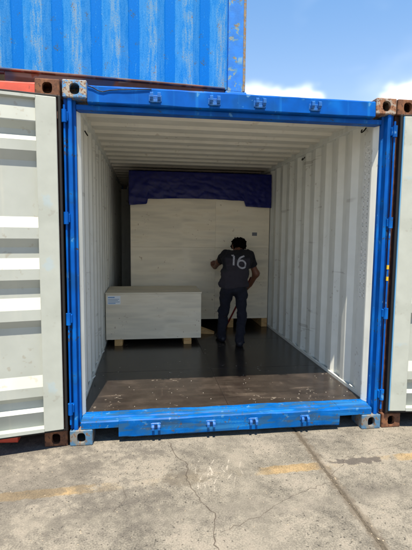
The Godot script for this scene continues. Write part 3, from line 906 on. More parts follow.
func build_neighbours() -> void:
	var r := build_container("shipping_container_001", {"cast": [M.rust], "post": M.brown, "wall": M.red, "inner": M.inner, "roof": M.red, "ceiling": M.inner, "rail": M.red, "rail_in": M.red, "frame": M.red, "sill": M.red})
	r.position = Vector3(-CW - 0.018, 0, -0.012)
	close_doors(r, M.red)
	tag(r, "red shipping container with rusty corners, behind an open white door", "container")
	var b := build_container("shipping_container_002", {"cast": [M.rust], "post": M.brown, "wall": M.brown, "inner": M.inner, "roof": M.brown, "ceiling": M.inner, "rail": M.brown, "rail_in": M.brown, "frame": M.brown, "sill": M.brown})
	b.position = Vector3(CW + 0.014, 0, -0.006)
	close_doors(b, M.brown)
	tag(b, "brown rusty shipping container with no other container stacked on it", "container")
	var u := build_container("shipping_container_003", {"cast": [M.post_worn], "post": M.post_worn, "wall": M.upper_wall, "inner": M.inner, "roof": M.blue, "ceiling": M.inner, "rail": M.rail_brown, "rail_in": M.blue, "frame": M.blue, "sill": M.blue}, true)
	u.position = Vector3(1.372, CH + 0.002, -0.415)
	u.rotation.y = deg_to_rad(90 + 4.8)
	close_doors(u, M.blue)
	var es := new_st()
	cbox(es, Vector3(-0.0005, 0.119, -0.034), Vector3(0.028, CH - 0.119, -0.0125), 0.004)
	put(u, "post_edge", commit(es), M.rust_edge)
	tag(u, "scraped blue shipping container stacked crosswise on top of the others", "container")

# ---------------------------------------------------------------- cargo
func board(parent: Node, called: String, lo: Vector3, hi: Vector3, m, bev := 0.003) -> MeshInstance3D:
	var st := new_st()
	cbox(st, lo, hi, bev)
	return put(parent, called, commit(st), m)

func build_cargo() -> void:
	# tall crate: origin at its front lower left corner
	var big := group_node(self, "wooden_crate", Vector3(0.335, FLOOR, -3.05))
	tag(big, "tall pale plywood crate with a blue tarpaulin over its top", "crate")
	var w := 2.035
	var h0 := 0.135
	var h1 := 2.245
	var d := 2.72
	var xs := [0.0, 1.225, w]
	var ys := [h0, 1.20, h1]
	for i in 2:
		for j in 2:
			board(big, "front_panel", Vector3(xs[i] + 0.0006, ys[j] + 0.0006, -0.018), Vector3(xs[i + 1] - 0.0006, ys[j + 1] - 0.0006, 0.0008 * ((i + j) % 2)), M.ply if (i + j) % 2 == 0 else M.ply2, 0.001)
	board(big, "side_panel", Vector3(0.0, h0, -d), Vector3(0.018, h1, -0.0195), M.ply)
	board(big, "side_panel", Vector3(w - 0.018, h0, -d), Vector3(w, h1, -0.0195), M.ply)
	board(big, "back_panel", Vector3(0.02, h0, -d), Vector3(w - 0.02, h1, -d + 0.018), M.ply)
	board(big, "top_panel", Vector3(0.0, h1 + 0.001, -d), Vector3(w, h1 + 0.018, 0.0), M.ply)
	board(big, "floor_panel", Vector3(0.02, h0, -d + 0.02), Vector3(w - 0.02, h0 + 0.02, -0.02), M.timber_dark)
	for x in [0.02, 0.69, 1.425, 1.945]:
		board(big, "skid", Vector3(x, 0.0, -d + 0.05), Vector3(x + 0.088, h0 - 0.001, 0.004 if x > 1.0 else -0.01), M.timber, 0.004)
	# small paper mark
	board(big, "paper_mark", Vector3(1.775, 1.375, 0.0012), Vector3(1.85, 1.425, 0.0022), M.ink_grey, 0.0003)
	build_tarp()
	# low crate
	var low := group_node(self, "wooden_crate_001", Vector3(0.058, FLOOR, -2.20))
	tag(low, "low pale plywood crate with a small shipping label, by the container wall", "crate")
	var lw := 1.19
	var ld := 0.66
	board(low, "front_panel", Vector3(0.0, 0.068, -0.018), Vector3(lw, 0.640, 0.0), M.ply2, 0.003)
	board(low, "side_panel", Vector3(0.0, 0.068, -ld), Vector3(0.018, 0.640, -0.0195), M.ply)
	board(low, "side_panel", Vector3(lw - 0.018, 0.068, -ld), Vector3(lw, 0.640, -0.0195), M.ply)
	board(low, "back_panel", Vector3(0.02, 0.068, -ld), Vector3(lw - 0.02, 0.640, -ld + 0.018), M.ply)
	board(low, "lid", Vector3(-0.004, 0.6412, -ld - 0.004), Vector3(lw + 0.006, 0.659, 0.006), M.ply2, 0.003)
	board(low, "floor_panel", Vector3(0.02, 0.0685, -ld + 0.02), Vector3(lw - 0.02, 0.085, -0.02), M.timber_dark)
	for x in [0.105, 0.965]:
		board(low, "skid", Vector3(x, 0.0, -ld + 0.03), Vector3(x + 0.098, 0.0675, 0.045), M.timber, 0.004)
	var lab := board(low, "shipping_label", Vector3(0.022, 0.515, 0.0005), Vector3(0.180, 0.620, 0.0015), M.paper, 0.0003)
	for e in [[0.030, 0.596, 0.110, 0.608, "b"], [0.030, 0.575, 0.165, 0.584, "g"], [0.030, 0.558, 0.150, 0.567, "g"], [0.030, 0.541, 0.170, 0.550, "g"], [0.030, 0.524, 0.120, 0.533, "b"]]:
		board(lab, "printed_line", Vector3(e[0], e[1], 0.0016), Vector3(e[2], e[3], 0.0020), M.ink_blue if e[4] == "b" else M.ink_pale, 0.0001)
	# loose wedge on the floor between the crates
	var st := new_st()
	prism(st, PackedVector2Array([Vector2(0, 0), Vector2(0.19, 0), Vector2(0.19, 0.018), Vector2(0, 0.085)]), "z", -0.045, 0.045)
	var wd := put(self, "timber_wedge", commit(st), M.timber, Vector3(1.315, FLOOR + 0.001, -2.74))
	wd.rotation.y = deg_to_rad(-14)
	tag(wd, "loose timber wedge lying on the container floor beside the low crate", "wedge")
	# flecks of paint and splinters on the floor near the door
	rng.seed = 9
	var fl := new_st()
	for i in 50:
		var z := -0.24 - pow(rng.randf(), 1.25) * 1.2
		var x := rng.randf_range(0.09, 2.34)
		if i > 46:
			x = 2.345 - pow(rng.randf(), 2.0) * 0.22
			z = rng.randf_range(-0.9, -0.24)
		var r := rng.randf_range(0.0018, 0.0036) * (1.7 if i > 55 else 1.0)
		var t := rng.randf() * TAU
		var p := Vector3(x, FLOOR + 0.0015, z)
		var pts: Array[Vector3] = []
		for k in 5:
			var a := t + TAU * k / 5.0
			pts.append(p + Vector3(cos(a) * r * rng.randf_range(0.6, 1.3), 0, sin(a) * r * rng.randf_range(0.5, 1.1)))
		for k in 5:
			tri(fl, p + Vector3(0, 0.003, 0), pts[k], pts[(k + 1) % 5], Vector3.UP)
	var fo := put(self, "paint_flecks", commit(fl), M.chip)
	fo.set_meta("kind", "stuff")
	tag(fo, "white paint flecks and splinters scattered over the container floor", "flecks")
	# grit and small stones on the concrete
	var gs := new_st()
	for i in 240:
		var x := rng.randf_range(-0.5, 2.8)
		var z := rng.randf_range(0.05, 1.4)
		var r := rng.randf_range(0.0015, 0.004)
		if i < 12:
			z = rng.randf_range(0.45, 1.2)
			x = 1.735 + rng.randf_range(-0.012, 0.025)
			r = rng.randf_range(0.002, 0.007)
		var p := Vector3(x, r * 0.3, z)
		var ring: Array[Vector3] = []
		for k in 5:
			var a := TAU * k / 5.0 + i
			ring.append(p + Vector3(cos(a) * r * rng.randf_range(0.8, 1.3), rng.randf_range(-0.2, 0.2) * r, sin(a) * r))
		for k in 5:
			tri(gs, p + Vector3(0, r * 0.7, 0), ring[k], ring[(k + 1) % 5], Vector3.UP + ring[k] - p)
			tri(gs, p - Vector3(0, r * 0.6, 0), ring[k], ring[(k + 1) % 5], Vector3.DOWN + ring[k] - p)
	var go := put(self, "grit", commit(gs), M.stone)
	go.set_meta("kind", "stuff")
	tag(go, "pale grit and small stones scattered on the concrete", "grit")

func build_tarp() -> void:
	var n := FastNoiseLite.new()
	n.seed = 21
	n.frequency = 1.6
	n.fractal_octaves = 4
	var st := SurfaceTool.new()
	st.begin(Mesh.PRIMITIVE_TRIANGLES)
	st.set_smooth_group(0)
	var x0 := 0.322
	var x1 := 2.384
	var yt := 2.440
	var hem := func(x: float) -> float:
		var e := 2.045 + 0.022 * sin((x - 0.55) * 2.2)
		e -= 0.072 * (1.0 - ss(0.565, 0.585, x))
		e -= 0.075 * ss(1.975, 1.995, x)
		return e + n.get_noise_2d(x * 2.0, 70.0) * 0.006
	var cols := 150
	var rows := 26
	var top_rows := 10
	var grid: Array = []
	for i in cols + 1:
		var x := lerpf(x0, x1, float(i) / cols)
		var col: Array[Vector3] = []
		for j in top_rows:
			var z := lerpf(-4.2, -3.05, float(j) / top_rows)
			col.append(Vector3(x, yt + 0.004 + n.get_noise_2d(x * 1.5, z * 1.5) * 0.006, z))
		for j in rows + 1:
			var t := float(j) / rows
			var y := lerpf(yt, hem.call(x), t)
			var fold := n.get_noise_3d(x * 2.6 + t * 0.7, y * 1.2, 3.0) * 0.014 + absf(n.get_noise_2d(x * 1.1 + y * 2.2, y * 2.5 - x * 0.8)) * 0.018
			col.append(Vector3(x, y, -3.036 + 0.012 * t + fold * (0.3 + 0.7 * t)))
		grid.append(col)
	for i in cols:
		for j in top_rows + rows:
			var a: Vector3 = grid[i][j]
			var b: Vector3 = grid[i + 1][j]
			var c: Vector3 = grid[i + 1][j + 1]
			var d: Vector3 = grid[i][j + 1]
			quad(st, a, b, c, d, Vector3(0, 1, 1))
	# flaps over the sides
	for s in [0, 1]:
		var g2: Array = []
		for i in 25:
			var z := lerpf(-3.034, -4.2, i / 24.0)
			var col: Array[Vector3] = []
			for j in 13:
				var t := j / 12.0
				var y := lerpf(yt, 2.0, t)
				var xx: float = (x0 - 0.004 - 0.012 * t - absf(n.get_noise_2d(z * 2.0, y * 2.0)) * 0.012) if s == 0 else (x1 + 0.002 + absf(n.get_noise_2d(z * 2.0, y * 2.0)) * 0.004)
				col.append(Vector3(xx if i > 0 else (x0 if s == 0 else x1), y, z))
			g2.append(col)
		for i in 24:
			for j in 12:
				quad(st, g2[i][j], g2[i + 1][j], g2[i + 1][j + 1], g2[i][j + 1], Vector3(-1 if s == 0 else 1, 0, 0))
	st.index()
	var o := put(self, "tarpaulin", commit(st), M.tarp)
	tag(o, "dark blue tarpaulin draped over the top of the tall crate", "tarpaulin")

# ---------------------------------------------------------------- person: tapered capsules joined with a smooth minimum, meshed as surface nets
class Field:
	var A: Array[Vector3] = []
	var D: Array[Vector3] = []
	var L: PackedFloat32Array = []
	var RA: PackedFloat32Array = []
	var RB: PackedFloat32Array = []
	var k := 0.04
	var wrinkle := 0.0
	var cut_lo := -100.0
	var nz: FastNoiseLite
	func cap(a: Vector3, b: Vector3, ra: float, rb: float) -> void:
		A.append(a); D.append(b - a); L.append(maxf((b - a).length_squared(), 1e-9)); RA.append(ra); RB.append(rb)
	func chain(pts: Array, rs: Array) -> void:
		for i in pts.size() - 1: cap(pts[i], pts[i + 1], rs[i], rs[i + 1])
	func d(p: Vector3) -> float:
		var best := 10.0
		for i in A.size():
			var q := p - A[i]
			var t := clampf(q.dot(D[i]) / L[i], 0.0, 1.0)
			var e := (q - D[i] * t).length() - (RA[i] + (RB[i] - RA[i]) * t)
			if e - best > k: continue
			if best - e > k:
				best = e
			else:
				var h := clampf(0.5 + 0.5 * (best - e) / k, 0.0, 1.0)
				best = lerpf(best, e, h) - k * h * (1.0 - h)
		if wrinkle > 0.0 and best < 0.06 and best > -0.06:
			best += nz.get_noise_3dv(p) * wrinkle
		return best
	func bounds() -> AABB:
		var b := AABB(A[0], Vector3.ZERO)
		for i in A.size():
			for e in [[A[i], RA[i]], [A[i] + D[i], RB[i]]]:
				b = b.expand(e[0] + Vector3.ONE * (e[1] + 0.01)).expand(e[0] - Vector3.ONE * (e[1] + 0.01))
		return b

func nets(f: Field, h: float, clip = null) -> Array:
	var bb := f.bounds().grow(h * 2.0)
	var nx := int(bb.size.x / h) + 2
	var ny := int(bb.size.y / h) + 2
	var nzz := int(bb.size.z / h) + 2
	var val := PackedFloat32Array()
	val.resize(nx * ny * nzz)
	val.fill(9.0)
	var o := bb.position
	var C := 4
	var cells := PackedInt32Array()
	for cz in range(0, nzz - 1, C):
		for cy in range(0, ny - 1, C):
			for cx in range(0, nx - 1, C):
				var ctr := o + Vector3(cx + C * 0.5, cy + C * 0.5, cz + C * 0.5) * h
				if absf(f.d(ctr)) > C * h * 0.9 + f.k * 0.5 + f.wrinkle: continue
				for z in range(cz, mini(cz + C + 1, nzz)):
					for y in range(cy, mini(cy + C + 1, ny)):
						for x in range(cx, mini(cx + C + 1, nx)):
							var i := (z * ny + y) * nx + x
							if val[i] > 8.0:
								var p := o + Vector3(x, y, z) * h
								var v := f.d(p)
								if clip != null: v = maxf(v, clip.call(p))
								val[i] = v
				for z in range(cz, mini(cz + C, nzz - 1)):
					for y in range(cy, mini(cy + C, ny - 1)):
						for x in range(cx, mini(cx + C, nx - 1)):
							cells.append((z * ny + y) * nx + x)
	var sy := nx
	var sz := nx * ny
	var offs := [0, 1, sy, sy + 1, sz, sz + 1, sz + sy, sz + sy + 1]
	var edges := [[0, 1], [2, 3], [4, 5], [6, 7], [0, 2], [1, 3], [4, 6], [5, 7], [0, 4], [1, 5], [2, 6], [3, 7]]
	var vid := {}
	var verts: Array[Vector3] = []
	for ci in cells:
		var neg := 0
		for q in offs:
			if val[ci + q] < 0.0: neg += 1
		if neg == 0 or neg == 8: continue
		var base := Vector3(ci % nx, (ci / nx) % ny, ci / sz)
		var sum := Vector3.ZERO
		var cnt := 0
		for e in edges:
			var va := val[ci + offs[e[0]]]
			var vb := val[ci + offs[e[1]]]
			if (va < 0.0) != (vb < 0.0):
				var t := va / (va - vb)
				var pa := Vector3(e[0] & 1, (e[0] >> 1) & 1, e[0] >> 2)
				var pb := Vector3(e[1] & 1, (e[1] >> 1) & 1, e[1] >> 2)
				sum += pa.lerp(pb, t)
				cnt += 1
		vid[ci] = verts.size()
		verts.append(o + (base + sum / cnt) * h)
	var idx := PackedInt32Array()
	for ci in vid:
		for ax in [[1, sy, sz], [sy, sz, 1], [sz, 1, sy]]:
			var va := val[ci]
			var vb := val[ci + ax[0]]
			if (va < 0.0) == (vb < 0.0): continue
			var b: int = ci - ax[1]
			var c: int = ci - ax[2]
			var dd: int = ci - ax[1] - ax[2]
			if not (vid.has(b) and vid.has(c) and vid.has(dd)): continue
			var q := [vid[ci], vid[b], vid[dd], vid[c]]
			if va < 0.0:
				for t in [0, 2, 1, 0, 3, 2]: idx.append(q[t])
			else:
				for t in [0, 1, 2, 0, 2, 3]: idx.append(q[t])
	return [verts, idx]

func net_mesh(parts: Array, color = null) -> ArrayMesh:
	var V := PackedVector3Array()
	var N := PackedVector3Array()
	var I := PackedInt32Array()
	var Cc := PackedColorArray()
	for part in parts:
		var vs: Array[Vector3] = part[0]
		var ix: PackedInt32Array = part[1]
		var off := V.size()
		var nn: Array[Vector3] = []
		nn.resize(vs.size())
		for i in vs.size(): nn[i] = Vector3.ZERO
		for t in range(0, ix.size(), 3):
			var fn := (vs[ix[t + 2]] - vs[ix[t]]).cross(vs[ix[t + 1]] - vs[ix[t]])
			for j in 3: nn[ix[t + j]] += fn
		for i in vs.size():
			V.append(vs[i])
			N.append(nn[i].normalized())
			if color != null: Cc.append(color.call(vs[i]))
		for q in ix: I.append(q + off)
	var arr := []
	arr.resize(Mesh.ARRAY_MAX)
	arr[Mesh.ARRAY_VERTEX] = V
	arr[Mesh.ARRAY_NORMAL] = N
	arr[Mesh.ARRAY_INDEX] = I
	if color != null: arr[Mesh.ARRAY_COLOR] = Cc
	var am := ArrayMesh.new()
	am.add_surface_from_arrays(Mesh.PRIMITIVE_TRIANGLES, arr)
	return am

func build_person() -> void:
	var base := Vector3(1.65, FLOOR, -2.12)
	var P := group_node(self, "person", base)
	tag(P, "person seen from behind in dark t-shirt with number print and blue jeans, bending over", "person")
	var v := func(x: float, y: float, z: float) -> Vector3: return Vector3(x, y, z) - base
	var fn := FastNoiseLite.new()
	fn.seed = 3
	fn.frequency = 7.0
	fn.fractal_octaves = 3
	# joints
	var lhip: Vector3 = v.call(1.572, 0.90, -2.13)
	var lknee: Vector3 = v.call(1.540, 0.545, -2.24)
	var lank: Vector3 = v.call(1.533, 0.250, -2.27)
	var rhip: Vector3 = v.call(1.735, 0.90, -2.12)
	var rknee: Vector3 = v.call(1.762, 0.535, -2.12)
	var rank: Vector3 = v.call(1.712, 0.245, -2.00)
	var pelvis: Vector3 = v.call(1.647, 0.945, -2.12)
	var waist: Vector3 = v.call(1.668, 1.06, -2.15)
	var chest: Vector3 = v.call(1.715, 1.215, -2.25)
	var neck: Vector3 = v.call(1.760, 1.330, -2.375)
	var head: Vector3 = v.call(1.782, 1.385, -2.475)
	var lsh: Vector3 = v.call(1.585, 1.290, -2.345)
	var lelb: Vector3 = v.call(1.542, 1.185, -2.62)
	var lwr: Vector3 = v.call(1.532, 1.085, -2.885)
	var rsh: Vector3 = v.call(1.885, 1.280, -2.325)
	var relb: Vector3 = v.call(2.000, 1.045, -2.36)
	var rwr: Vector3 = v.call(1.953, 0.880, -2.475)
	var pole_top: Vector3 = v.call(1.962, 0.985, -2.475)
	var pole_end: Vector3 = v.call(1.655, 0.186, -2.775)
	var pd := (pole_end - pole_top).normalized()
	# --- body (skin), one surface
	var b := Field.new()
	b.k = 0.05
	for s in [[lhip, lknee, lank], [rhip, rknee, rank]]:
		b.chain(s, [0.060, 0.042, 0.032])
		b.cap(s[2] + Vector3(0, -0.03, 0.03), s[2] + Vector3(0, -0.045, -0.13), 0.034, 0.026)
	b.cap(pelvis + Vector3(-0.06, -0.03, 0), pelvis + Vector3(0.06, -0.03, 0), 0.086, 0.086)
	b.cap(pelvis, waist, 0.092, 0.09)
	b.cap(waist + Vector3(-0.04, 0, 0), chest + Vector3(-0.06, 0, 0), 0.088, 0.098)
	b.cap(waist + Vector3(0.04, 0, 0), chest + Vector3(0.06, 0, 0), 0.088, 0.098)
	b.cap(lsh + Vector3(0.04, 0, 0), rsh + Vector3(-0.04, 0, 0), 0.058, 0.058)
	b.cap(chest, neck, 0.08, 0.05)
	b.chain([lsh, lelb, lwr], [0.050, 0.038, 0.027])
	b.chain([rsh, relb, rwr], [0.050, 0.039, 0.028])
	b.cap(neck, head, 0.050, 0.055)
	var parts: Array = [nets(b, 0.012)]
	# head: face looks down and away
	var fwd := Vector3(-0.08, -0.66, -0.75).normalized()
	var side := Vector3(1, 0, -0.1).normalized()
	var up := side.cross(fwd).normalized()
	if up.y < 0.0: up = -up
	var hf := Field.new()
	hf.k = 0.022
	hf.cap(head - fwd * 0.022 + up * 0.018, head + fwd * 0.015 + up * 0.022, 0.080, 0.074)
	hf.cap(head + fwd * 0.045 - up * 0.02, head + fwd * 0.052 - up * 0.068, 0.052, 0.030)
	hf.cap(head + fwd * 0.085 + up * 0.012, head + fwd * 0.106 - up * 0.022, 0.009, 0.013)
	hf.cap(head + fwd * 0.083 - up * 0.052 - side * 0.014, head + fwd * 0.083 - up * 0.052 + side * 0.014, 0.009, 0.009)
	for s in [-1.0, 1.0]:
		hf.cap(head + side * s * 0.080 - fwd * 0.005 + up * 0.022, head + side * s * 0.078 - fwd * 0.005 - up * 0.022, 0.014, 0.010)
	hf.cap(head, neck, 0.05, 0.048)
	parts.append(nets(hf, 0.006))
	# open hand pressed on the crate
	var lh := Field.new()
	lh.k = 0.010
	var fdir := Vector3(-0.10, 0.72, -0.68).normalized()
	var palm0 := lwr
	var palm1: Vector3 = v.call(1.527, 1.105, -2.985)
	lh.cap(lelb.lerp(lwr, 0.75), lwr, 0.029, 0.026)
	for q in [-0.026, -0.009, 0.009, 0.026]:
		lh.cap(palm0 + Vector3(q * 0.5, 0, 0), palm1 + Vector3(q, 0, 0), 0.017, 0.012)
	var lens := [0.060, 0.074, 0.080, 0.070]
	for i in 4:
		var q: float = [-0.030, -0.010, 0.010, 0.029][i]
		var a := palm1 + Vector3(q, 0.004, -0.004)
		var k1 := a + Vector3(q * 0.4, 0.55, -0.83).normalized() * float(lens[i]) * 0.45
		k1.z = maxf(k1.z, -3.037 + 2.12)
		var k2 := k1 + Vector3(q * 0.3, 1.0, 0.0).normalized() * float(lens[i]) * 0.32
		var k3 := k2 + Vector3(0, 1.0, 0.05).normalized() * float(lens[i]) * 0.25
		lh.chain([a, k1, k2, k3], [0.0100, 0.0092, 0.0085, 0.0075])
	lh.chain([palm0 + Vector3(0.018, 0, -0.03), palm1 + Vector3(0.050, -0.008, 0.0), palm1 + Vector3(0.066, 0.016, -0.034)], [0.014, 0.0105, 0.0085])
	parts.append(nets(lh, 0.004))
	# hand closed round the pole
	var grip := pole_top + pd * 0.125
	var rh := Field.new()
	rh.k = 0.009
	rh.cap(relb.lerp(rwr, 0.75), rwr, 0.030, 0.027)
	var toward := (rwr - grip)
	toward = (toward - pd * toward.dot(pd)).normalized()
	var across := pd.cross(toward).normalized()
	for i in 4:
		var c0 := grip + pd * (0.010 + 0.021 * i)
		rh.cap(rwr + pd * 0.010 * (i - 1.5), c0 + toward * 0.030 + across * 0.012, 0.018, 0.013)
		var pts: Array = []
		var rs: Array = []
		for j in 6:
			var t := deg_to_rad(20.0 + j * 50.0)
			pts.append(c0 + (toward * cos(t) + across * sin(t)) * 0.0225)
			rs.append(0.0098 - 0.0005 * j)
		rh.chain(pts, rs)
	rh.chain([rwr + pd * -0.006, grip - pd * 0.012 + toward * 0.024 - across * 0.010, grip - pd * 0.016 - across * 0.024, grip - pd * 0.006 - across * 0.018 - toward * 0.018], [0.016, 0.0115, 0.0105, 0.009])
	parts.append(nets(rh, 0.004))
	put(P, "body", net_mesh(parts), M.skin)
	# --- eyes
	for s in [-1.0, 1.0]:
		var sm := SphereMesh.new()
		sm.radius = 0.009
		sm.height = 0.018
		sm.radial_segments = 12
		sm.rings = 6
		put(P, "eye", sm, M.paper, head + fwd * 0.076 + side * s * 0.027 + up * 0.006)
	# --- hair: short curly, over the crown and the back of the head
	var ha := Field.new()
	ha.k = 0.03
	ha.cap(head - fwd * 0.030 + up * 0.030, head + fwd * 0.020 + up * 0.040, 0.094, 0.084)
	ha.cap(head - fwd * 0.045 - up * 0.01, head - fwd * 0.045 - up * 0.060, 0.072, 0.052)
	ha.wrinkle = 0.034
	var hn := FastNoiseLite.new()
	hn.seed = 8
	hn.frequency = 20.0
	hn.fractal_octaves = 2
	ha.nz = hn
	var face_clip := func(p: Vector3) -> float:
		var q := p - head
		return q.dot(fwd) * 0.8 - q.dot(up) * 0.7 - 0.022
	put(P, "hair", net_mesh([nets(ha, 0.005, face_clip)]), M.hair)
	# --- t-shirt
	var sh := Field.new()
	sh.k = 0.055
	sh.wrinkle = 0.024
	sh.nz = fn
	sh.cap(pelvis + Vector3(-0.075, -0.055, 0), pelvis + Vector3(0.075, -0.055, 0), 0.108, 0.108)
	sh.cap(pelvis + Vector3(-0.07, 0, 0), waist + Vector3(-0.055, 0, 0), 0.108, 0.102)
	sh.cap(pelvis + Vector3(0.07, 0, 0), waist + Vector3(0.055, 0, 0), 0.108, 0.102)
	sh.cap(waist + Vector3(-0.06, 0, 0), chest + Vector3(-0.072, 0, 0), 0.102, 0.110)
	sh.cap(waist + Vector3(0.06, 0, 0), chest + Vector3(0.072, 0, 0), 0.102, 0.110)
	sh.cap(chest + Vector3(-0.07, 0, 0), chest + Vector3(0.07, 0, 0), 0.110, 0.110)
	sh.cap(lsh + Vector3(0.03, 0, 0), rsh + Vector3(-0.03, 0, 0), 0.070, 0.070)
	sh.cap(chest, neck + Vector3(0, -0.02, 0.0), 0.095, 0.062)
	sh.cap(lsh, lsh.lerp(lelb, 0.80), 0.066, 0.056)
	sh.cap(rsh, rsh.lerp(relb, 0.66), 0.066, 0.060)
	var hem_y := pelvis.y - 0.048
	var le := lsh.lerp(lelb, 0.72)
	var re := rsh.lerp(relb, 0.58)
	var ld := (lelb - lsh).normalized()
	var rd := (relb - rsh).normalized()
	var nk := (head - neck).normalized()
	var shirt_clip := func(p: Vector3) -> float:
		var a: float = hem_y - p.y + 0.012 * sin(p.x * 18.0)
		if p.distance_to(le) < 0.13: a = maxf(a, (p - le).dot(ld))
		if p.distance_to(re) < 0.13: a = maxf(a, (p - re).dot(rd))
		if p.distance_to(neck) < 0.10: a = maxf(a, (p - neck).dot(nk) - 0.012)
		return a
	var shirt_color := func(p: Vector3) -> Color:
		# darker yoke and sleeves, charcoal below
		var yoke := ss(-0.012, 0.012, p.y - (chest.y + 0.035) - 0.10 * absf(p.x - chest.x))
		yoke = maxf(yoke, ss(0.150, 0.165, absf(p.x - chest.x + 0.01)) * ss(0.02, 0.10, p.y - waist.y))
		return Color(0.024, 0.023, 0.028).lerp(Color(0.006, 0.006, 0.011), yoke)
	put(P, "t_shirt", net_mesh([nets(sh, 0.010, shirt_clip)], shirt_color), M.shirt)
	# --- the printed number on the back, laid on the cloth
	var hit := func(x: float, y: float) -> Vector3:
		var z := 0.25
		for i in 60:
			var e := sh.d(Vector3(x, y, z))
			if e < 0.0008: break
			z -= maxf(e * 0.7, 0.0008)
		return Vector3(x, y, z + 0.004)
	var glyphs := [[Vector2(-0.062, 0.062), Vector2(-0.036, 0.082), Vector2(-0.036, 0.060), Vector2(-0.036, 0.03), Vector2(-0.036, 0.0), Vector2(-0.036, -0.055)], [], []]
	for i in 25:
		var t := TAU * i / 24.0
		glyphs[1].append(Vector2(0.066 + 0.050 * cos(t), -0.030 + 0.046 * sin(t)))
	for i in 9:
		var t := PI - 1.25 * i / 8.0
		glyphs[2].append(Vector2(0.136 + 0.120 * cos(t), -0.020 + 0.100 * sin(t)))
	var ctr := Vector2(1.680 - base.x, 1.225 - base.y)
	var tilt := deg_to_rad(-6.0)
	for gi in [0, 1]:
		var st := new_st()
		for strip in ([glyphs[0]] if gi == 0 else [glyphs[1], glyphs[2]]):
			var hw := 0.0105
			for i in strip.size() - 1:
				var a2: Vector2 = strip[i]
				var b2: Vector2 = strip[i + 1]
				var ta: Vector2 = (strip[mini(i + 1, strip.size() - 1)] - strip[maxi(i - 1, 0)]).normalized().orthogonal() * hw
				var tb: Vector2 = (strip[mini(i + 2, strip.size() - 1)] - strip[i]).normalized().orthogonal() * hw
				var c4: Array[Vector3] = []
				for q in [a2 - ta, a2 + ta, b2 + tb, b2 - tb]:
					var w: Vector2 = ctr + (q as Vector2).rotated(tilt)
					c4.append(hit.call(w.x, w.y))
				quad(st, c4[0], c4[1], c4[2], c4[3], Vector3.BACK)
		put(P, "printed_digit", commit(st), M.print)
	# --- jeans
	var je := Field.new()
	je.k = 0.025
	je.wrinkle = 0.026
	je.nz = fn
	je.cap(pelvis + Vector3(-0.062, -0.045, 0), pelvis + Vector3(0.062, -0.045, 0), 0.098, 0.098)
	je.cap(pelvis + Vector3(-0.062, -0.055, 0.025), pelvis + Vector3(0.066, -0.055, 0.025), 0.080, 0.080)
	je.chain([lhip + Vector3(-0.006, -0.05, 0), lknee, lank + Vector3(0, -0.01, 0.01)], [0.082, 0.060, 0.058])
	je.chain([rhip + Vector3(0.006, -0.05, 0), rknee, rank + Vector3(0, -0.01, 0.01)], [0.082, 0.062, 0.060])
	var jeans_clip := func(p: Vector3) -> float:
		return maxf(p.y - (pelvis.y + 0.03), (lank.y - 0.038) - p.y)
	put(P, "jeans", net_mesh([nets(je, 0.010, jeans_clip)]), M.jeans)
	# --- shoes
	for an in [[lank, -0.12], [rank, 0.14]]:
		var so := Field.new()
		so.k = 0.03
		var a: Vector3 = an[0]
		var dirv := Vector3(sin(an[1]), 0, -cos(an[1]))
		var fy := 0.040
		so.cap(Vector3(a.x, fy, a.z) - dirv * 0.045, Vector3(a.x, fy, a.z) + dirv * 0.05, 0.042, 0.042)
		so.cap(Vector3(a.x, fy, a.z) + dirv * 0.04, Vector3(a.x, fy - 0.004, a.z) + dirv * 0.165, 0.044, 0.036)
		so.cap(Vector3(a.x, fy, a.z), Vector3(a.x, a.y + 0.0, a.z), 0.042, 0.038)
		var flat := func(p: Vector3) -> float: return 0.001 - p.y
		put(P, "shoe", net_mesh([nets(so, 0.006, flat)]), M.shoe)
	# --- the pole
	var st := new_st()
	tube(st, pole_top, pole_end, 0.0125, 0.0125, 16)
	var po := put(self, "pole", commit(st), M.pole, base)
	tag(po, "thin dark red pole held by the person, slanting to the floor", "pole")

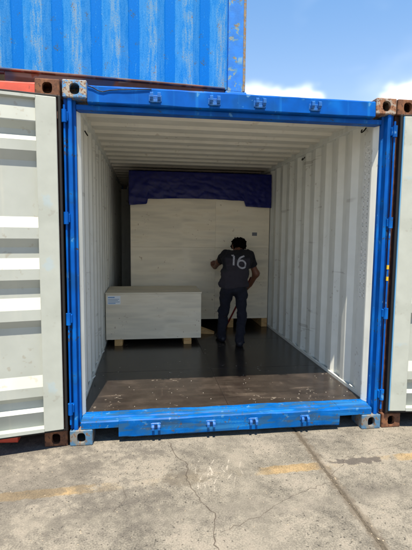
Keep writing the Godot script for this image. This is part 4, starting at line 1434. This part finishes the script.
# ---------------------------------------------------------------- sky
func make_sky() -> Sky:
	var w := 1024
	var h := 512
	var n1 := FastNoiseLite.new()
	n1.seed = 4
	n1.frequency = 2.6
	n1.fractal_octaves = 6
	var n2 := FastNoiseLite.new()
	n2.seed = 17
	n2.frequency = 1.1
	n2.fractal_octaves = 5
	var im := Image.create(w, h, false, Image.FORMAT_RGBF)
	for y in h:
		var el := PI * (0.5 - (y + 0.5) / h)
		var se := sin(el)
		var base: Color
		if se >= 0.0:
			var t := pow(1.0 - se, 3.0)
			base = Color(0.055, 0.145, 0.315).lerp(Color(0.21, 0.335, 0.49), t).lerp(Color(0.68, 0.71, 0.75), pow(1.0 - se, 6.0))
		else:
			base = Color(0.30, 0.28, 0.25)
		for x in w:
			var c := base
			if se > 0.0:
				var az := TAU * (x + 0.5) / w
				var dir := Vector3(sin(az) * cos(el), se, cos(az) * cos(el))
				# low heaped clouds
				var a := n1.get_noise_3dv(Vector3(dir.x, dir.y * 2.2, dir.z) * 1.5)
				var low := ss(0.0, 0.22, a + 0.40 - se * 1.45) * ss(0.345, 0.30, se)
				# thin high veils
				var bq := n2.get_noise_3dv(Vector3(dir.x / (se + 0.3), 0.0, dir.z / (se + 0.3)) * 1.6)
				var hi := ss(0.05, 0.6, bq) * 0.28
				c = c.lerp(Color(0.40, 0.46, 0.53), hi)
				c = c.lerp(Color(0.60, 0.62, 0.64), low * 0.9)
			im.set_pixel(x, y, c)
	var ps := PanoramaSkyMaterial.new()
	ps.panorama = ImageTexture.create_from_image(im)
	ps.energy_multiplier = 1.0
	var s := Sky.new()
	s.sky_material = ps
	return s

func _ready() -> void:
	# camera
	var cam := Camera3D.new()
	cam.name = "camera"
	add_child(cam)
	cam.position = Vector3(0.561, 1.556, 3.052)
	cam.rotation_order = EULER_ORDER_YXZ
	cam.rotation = Vector3(deg_to_rad(-5.5076), deg_to_rad(-8.0732), deg_to_rad(0.5553))
	cam.fov = 66.394
	cam.near = 0.05
	cam.far = 1000.0
	cam.current = true
	# sky and exposure
	var we := WorldEnvironment.new()
	we.name = "world_environment"
	var env := Environment.new()
	env.background_mode = Environment.BG_SKY
	env.sky = make_sky()
	env.tonemap_mode = Environment.TONE_MAPPER_LINEAR
	env.tonemap_exposure = 2.5
	env.sdfgi_enabled = true
	env.ssao_enabled = true
	env.ssil_enabled = true
	we.environment = env
	add_child(we)
	# sun: high, from behind the camera
	var sun := DirectionalLight3D.new()
	sun.name = "sun"
	sun.light_energy = 1.25
	sun.light_color = Color(1.0, 0.955, 0.88)
	sun.light_angular_distance = 0.53
	sun.shadow_enabled = true
	add_child(sun)
	sun.look_at_from_position(Vector3.ZERO, Vector3(0.125, -2.56, -1.0), Vector3.UP)
	make_materials()
	build_ground()
	build_open_container()
	build_neighbours()
	build_cargo()
	build_person()
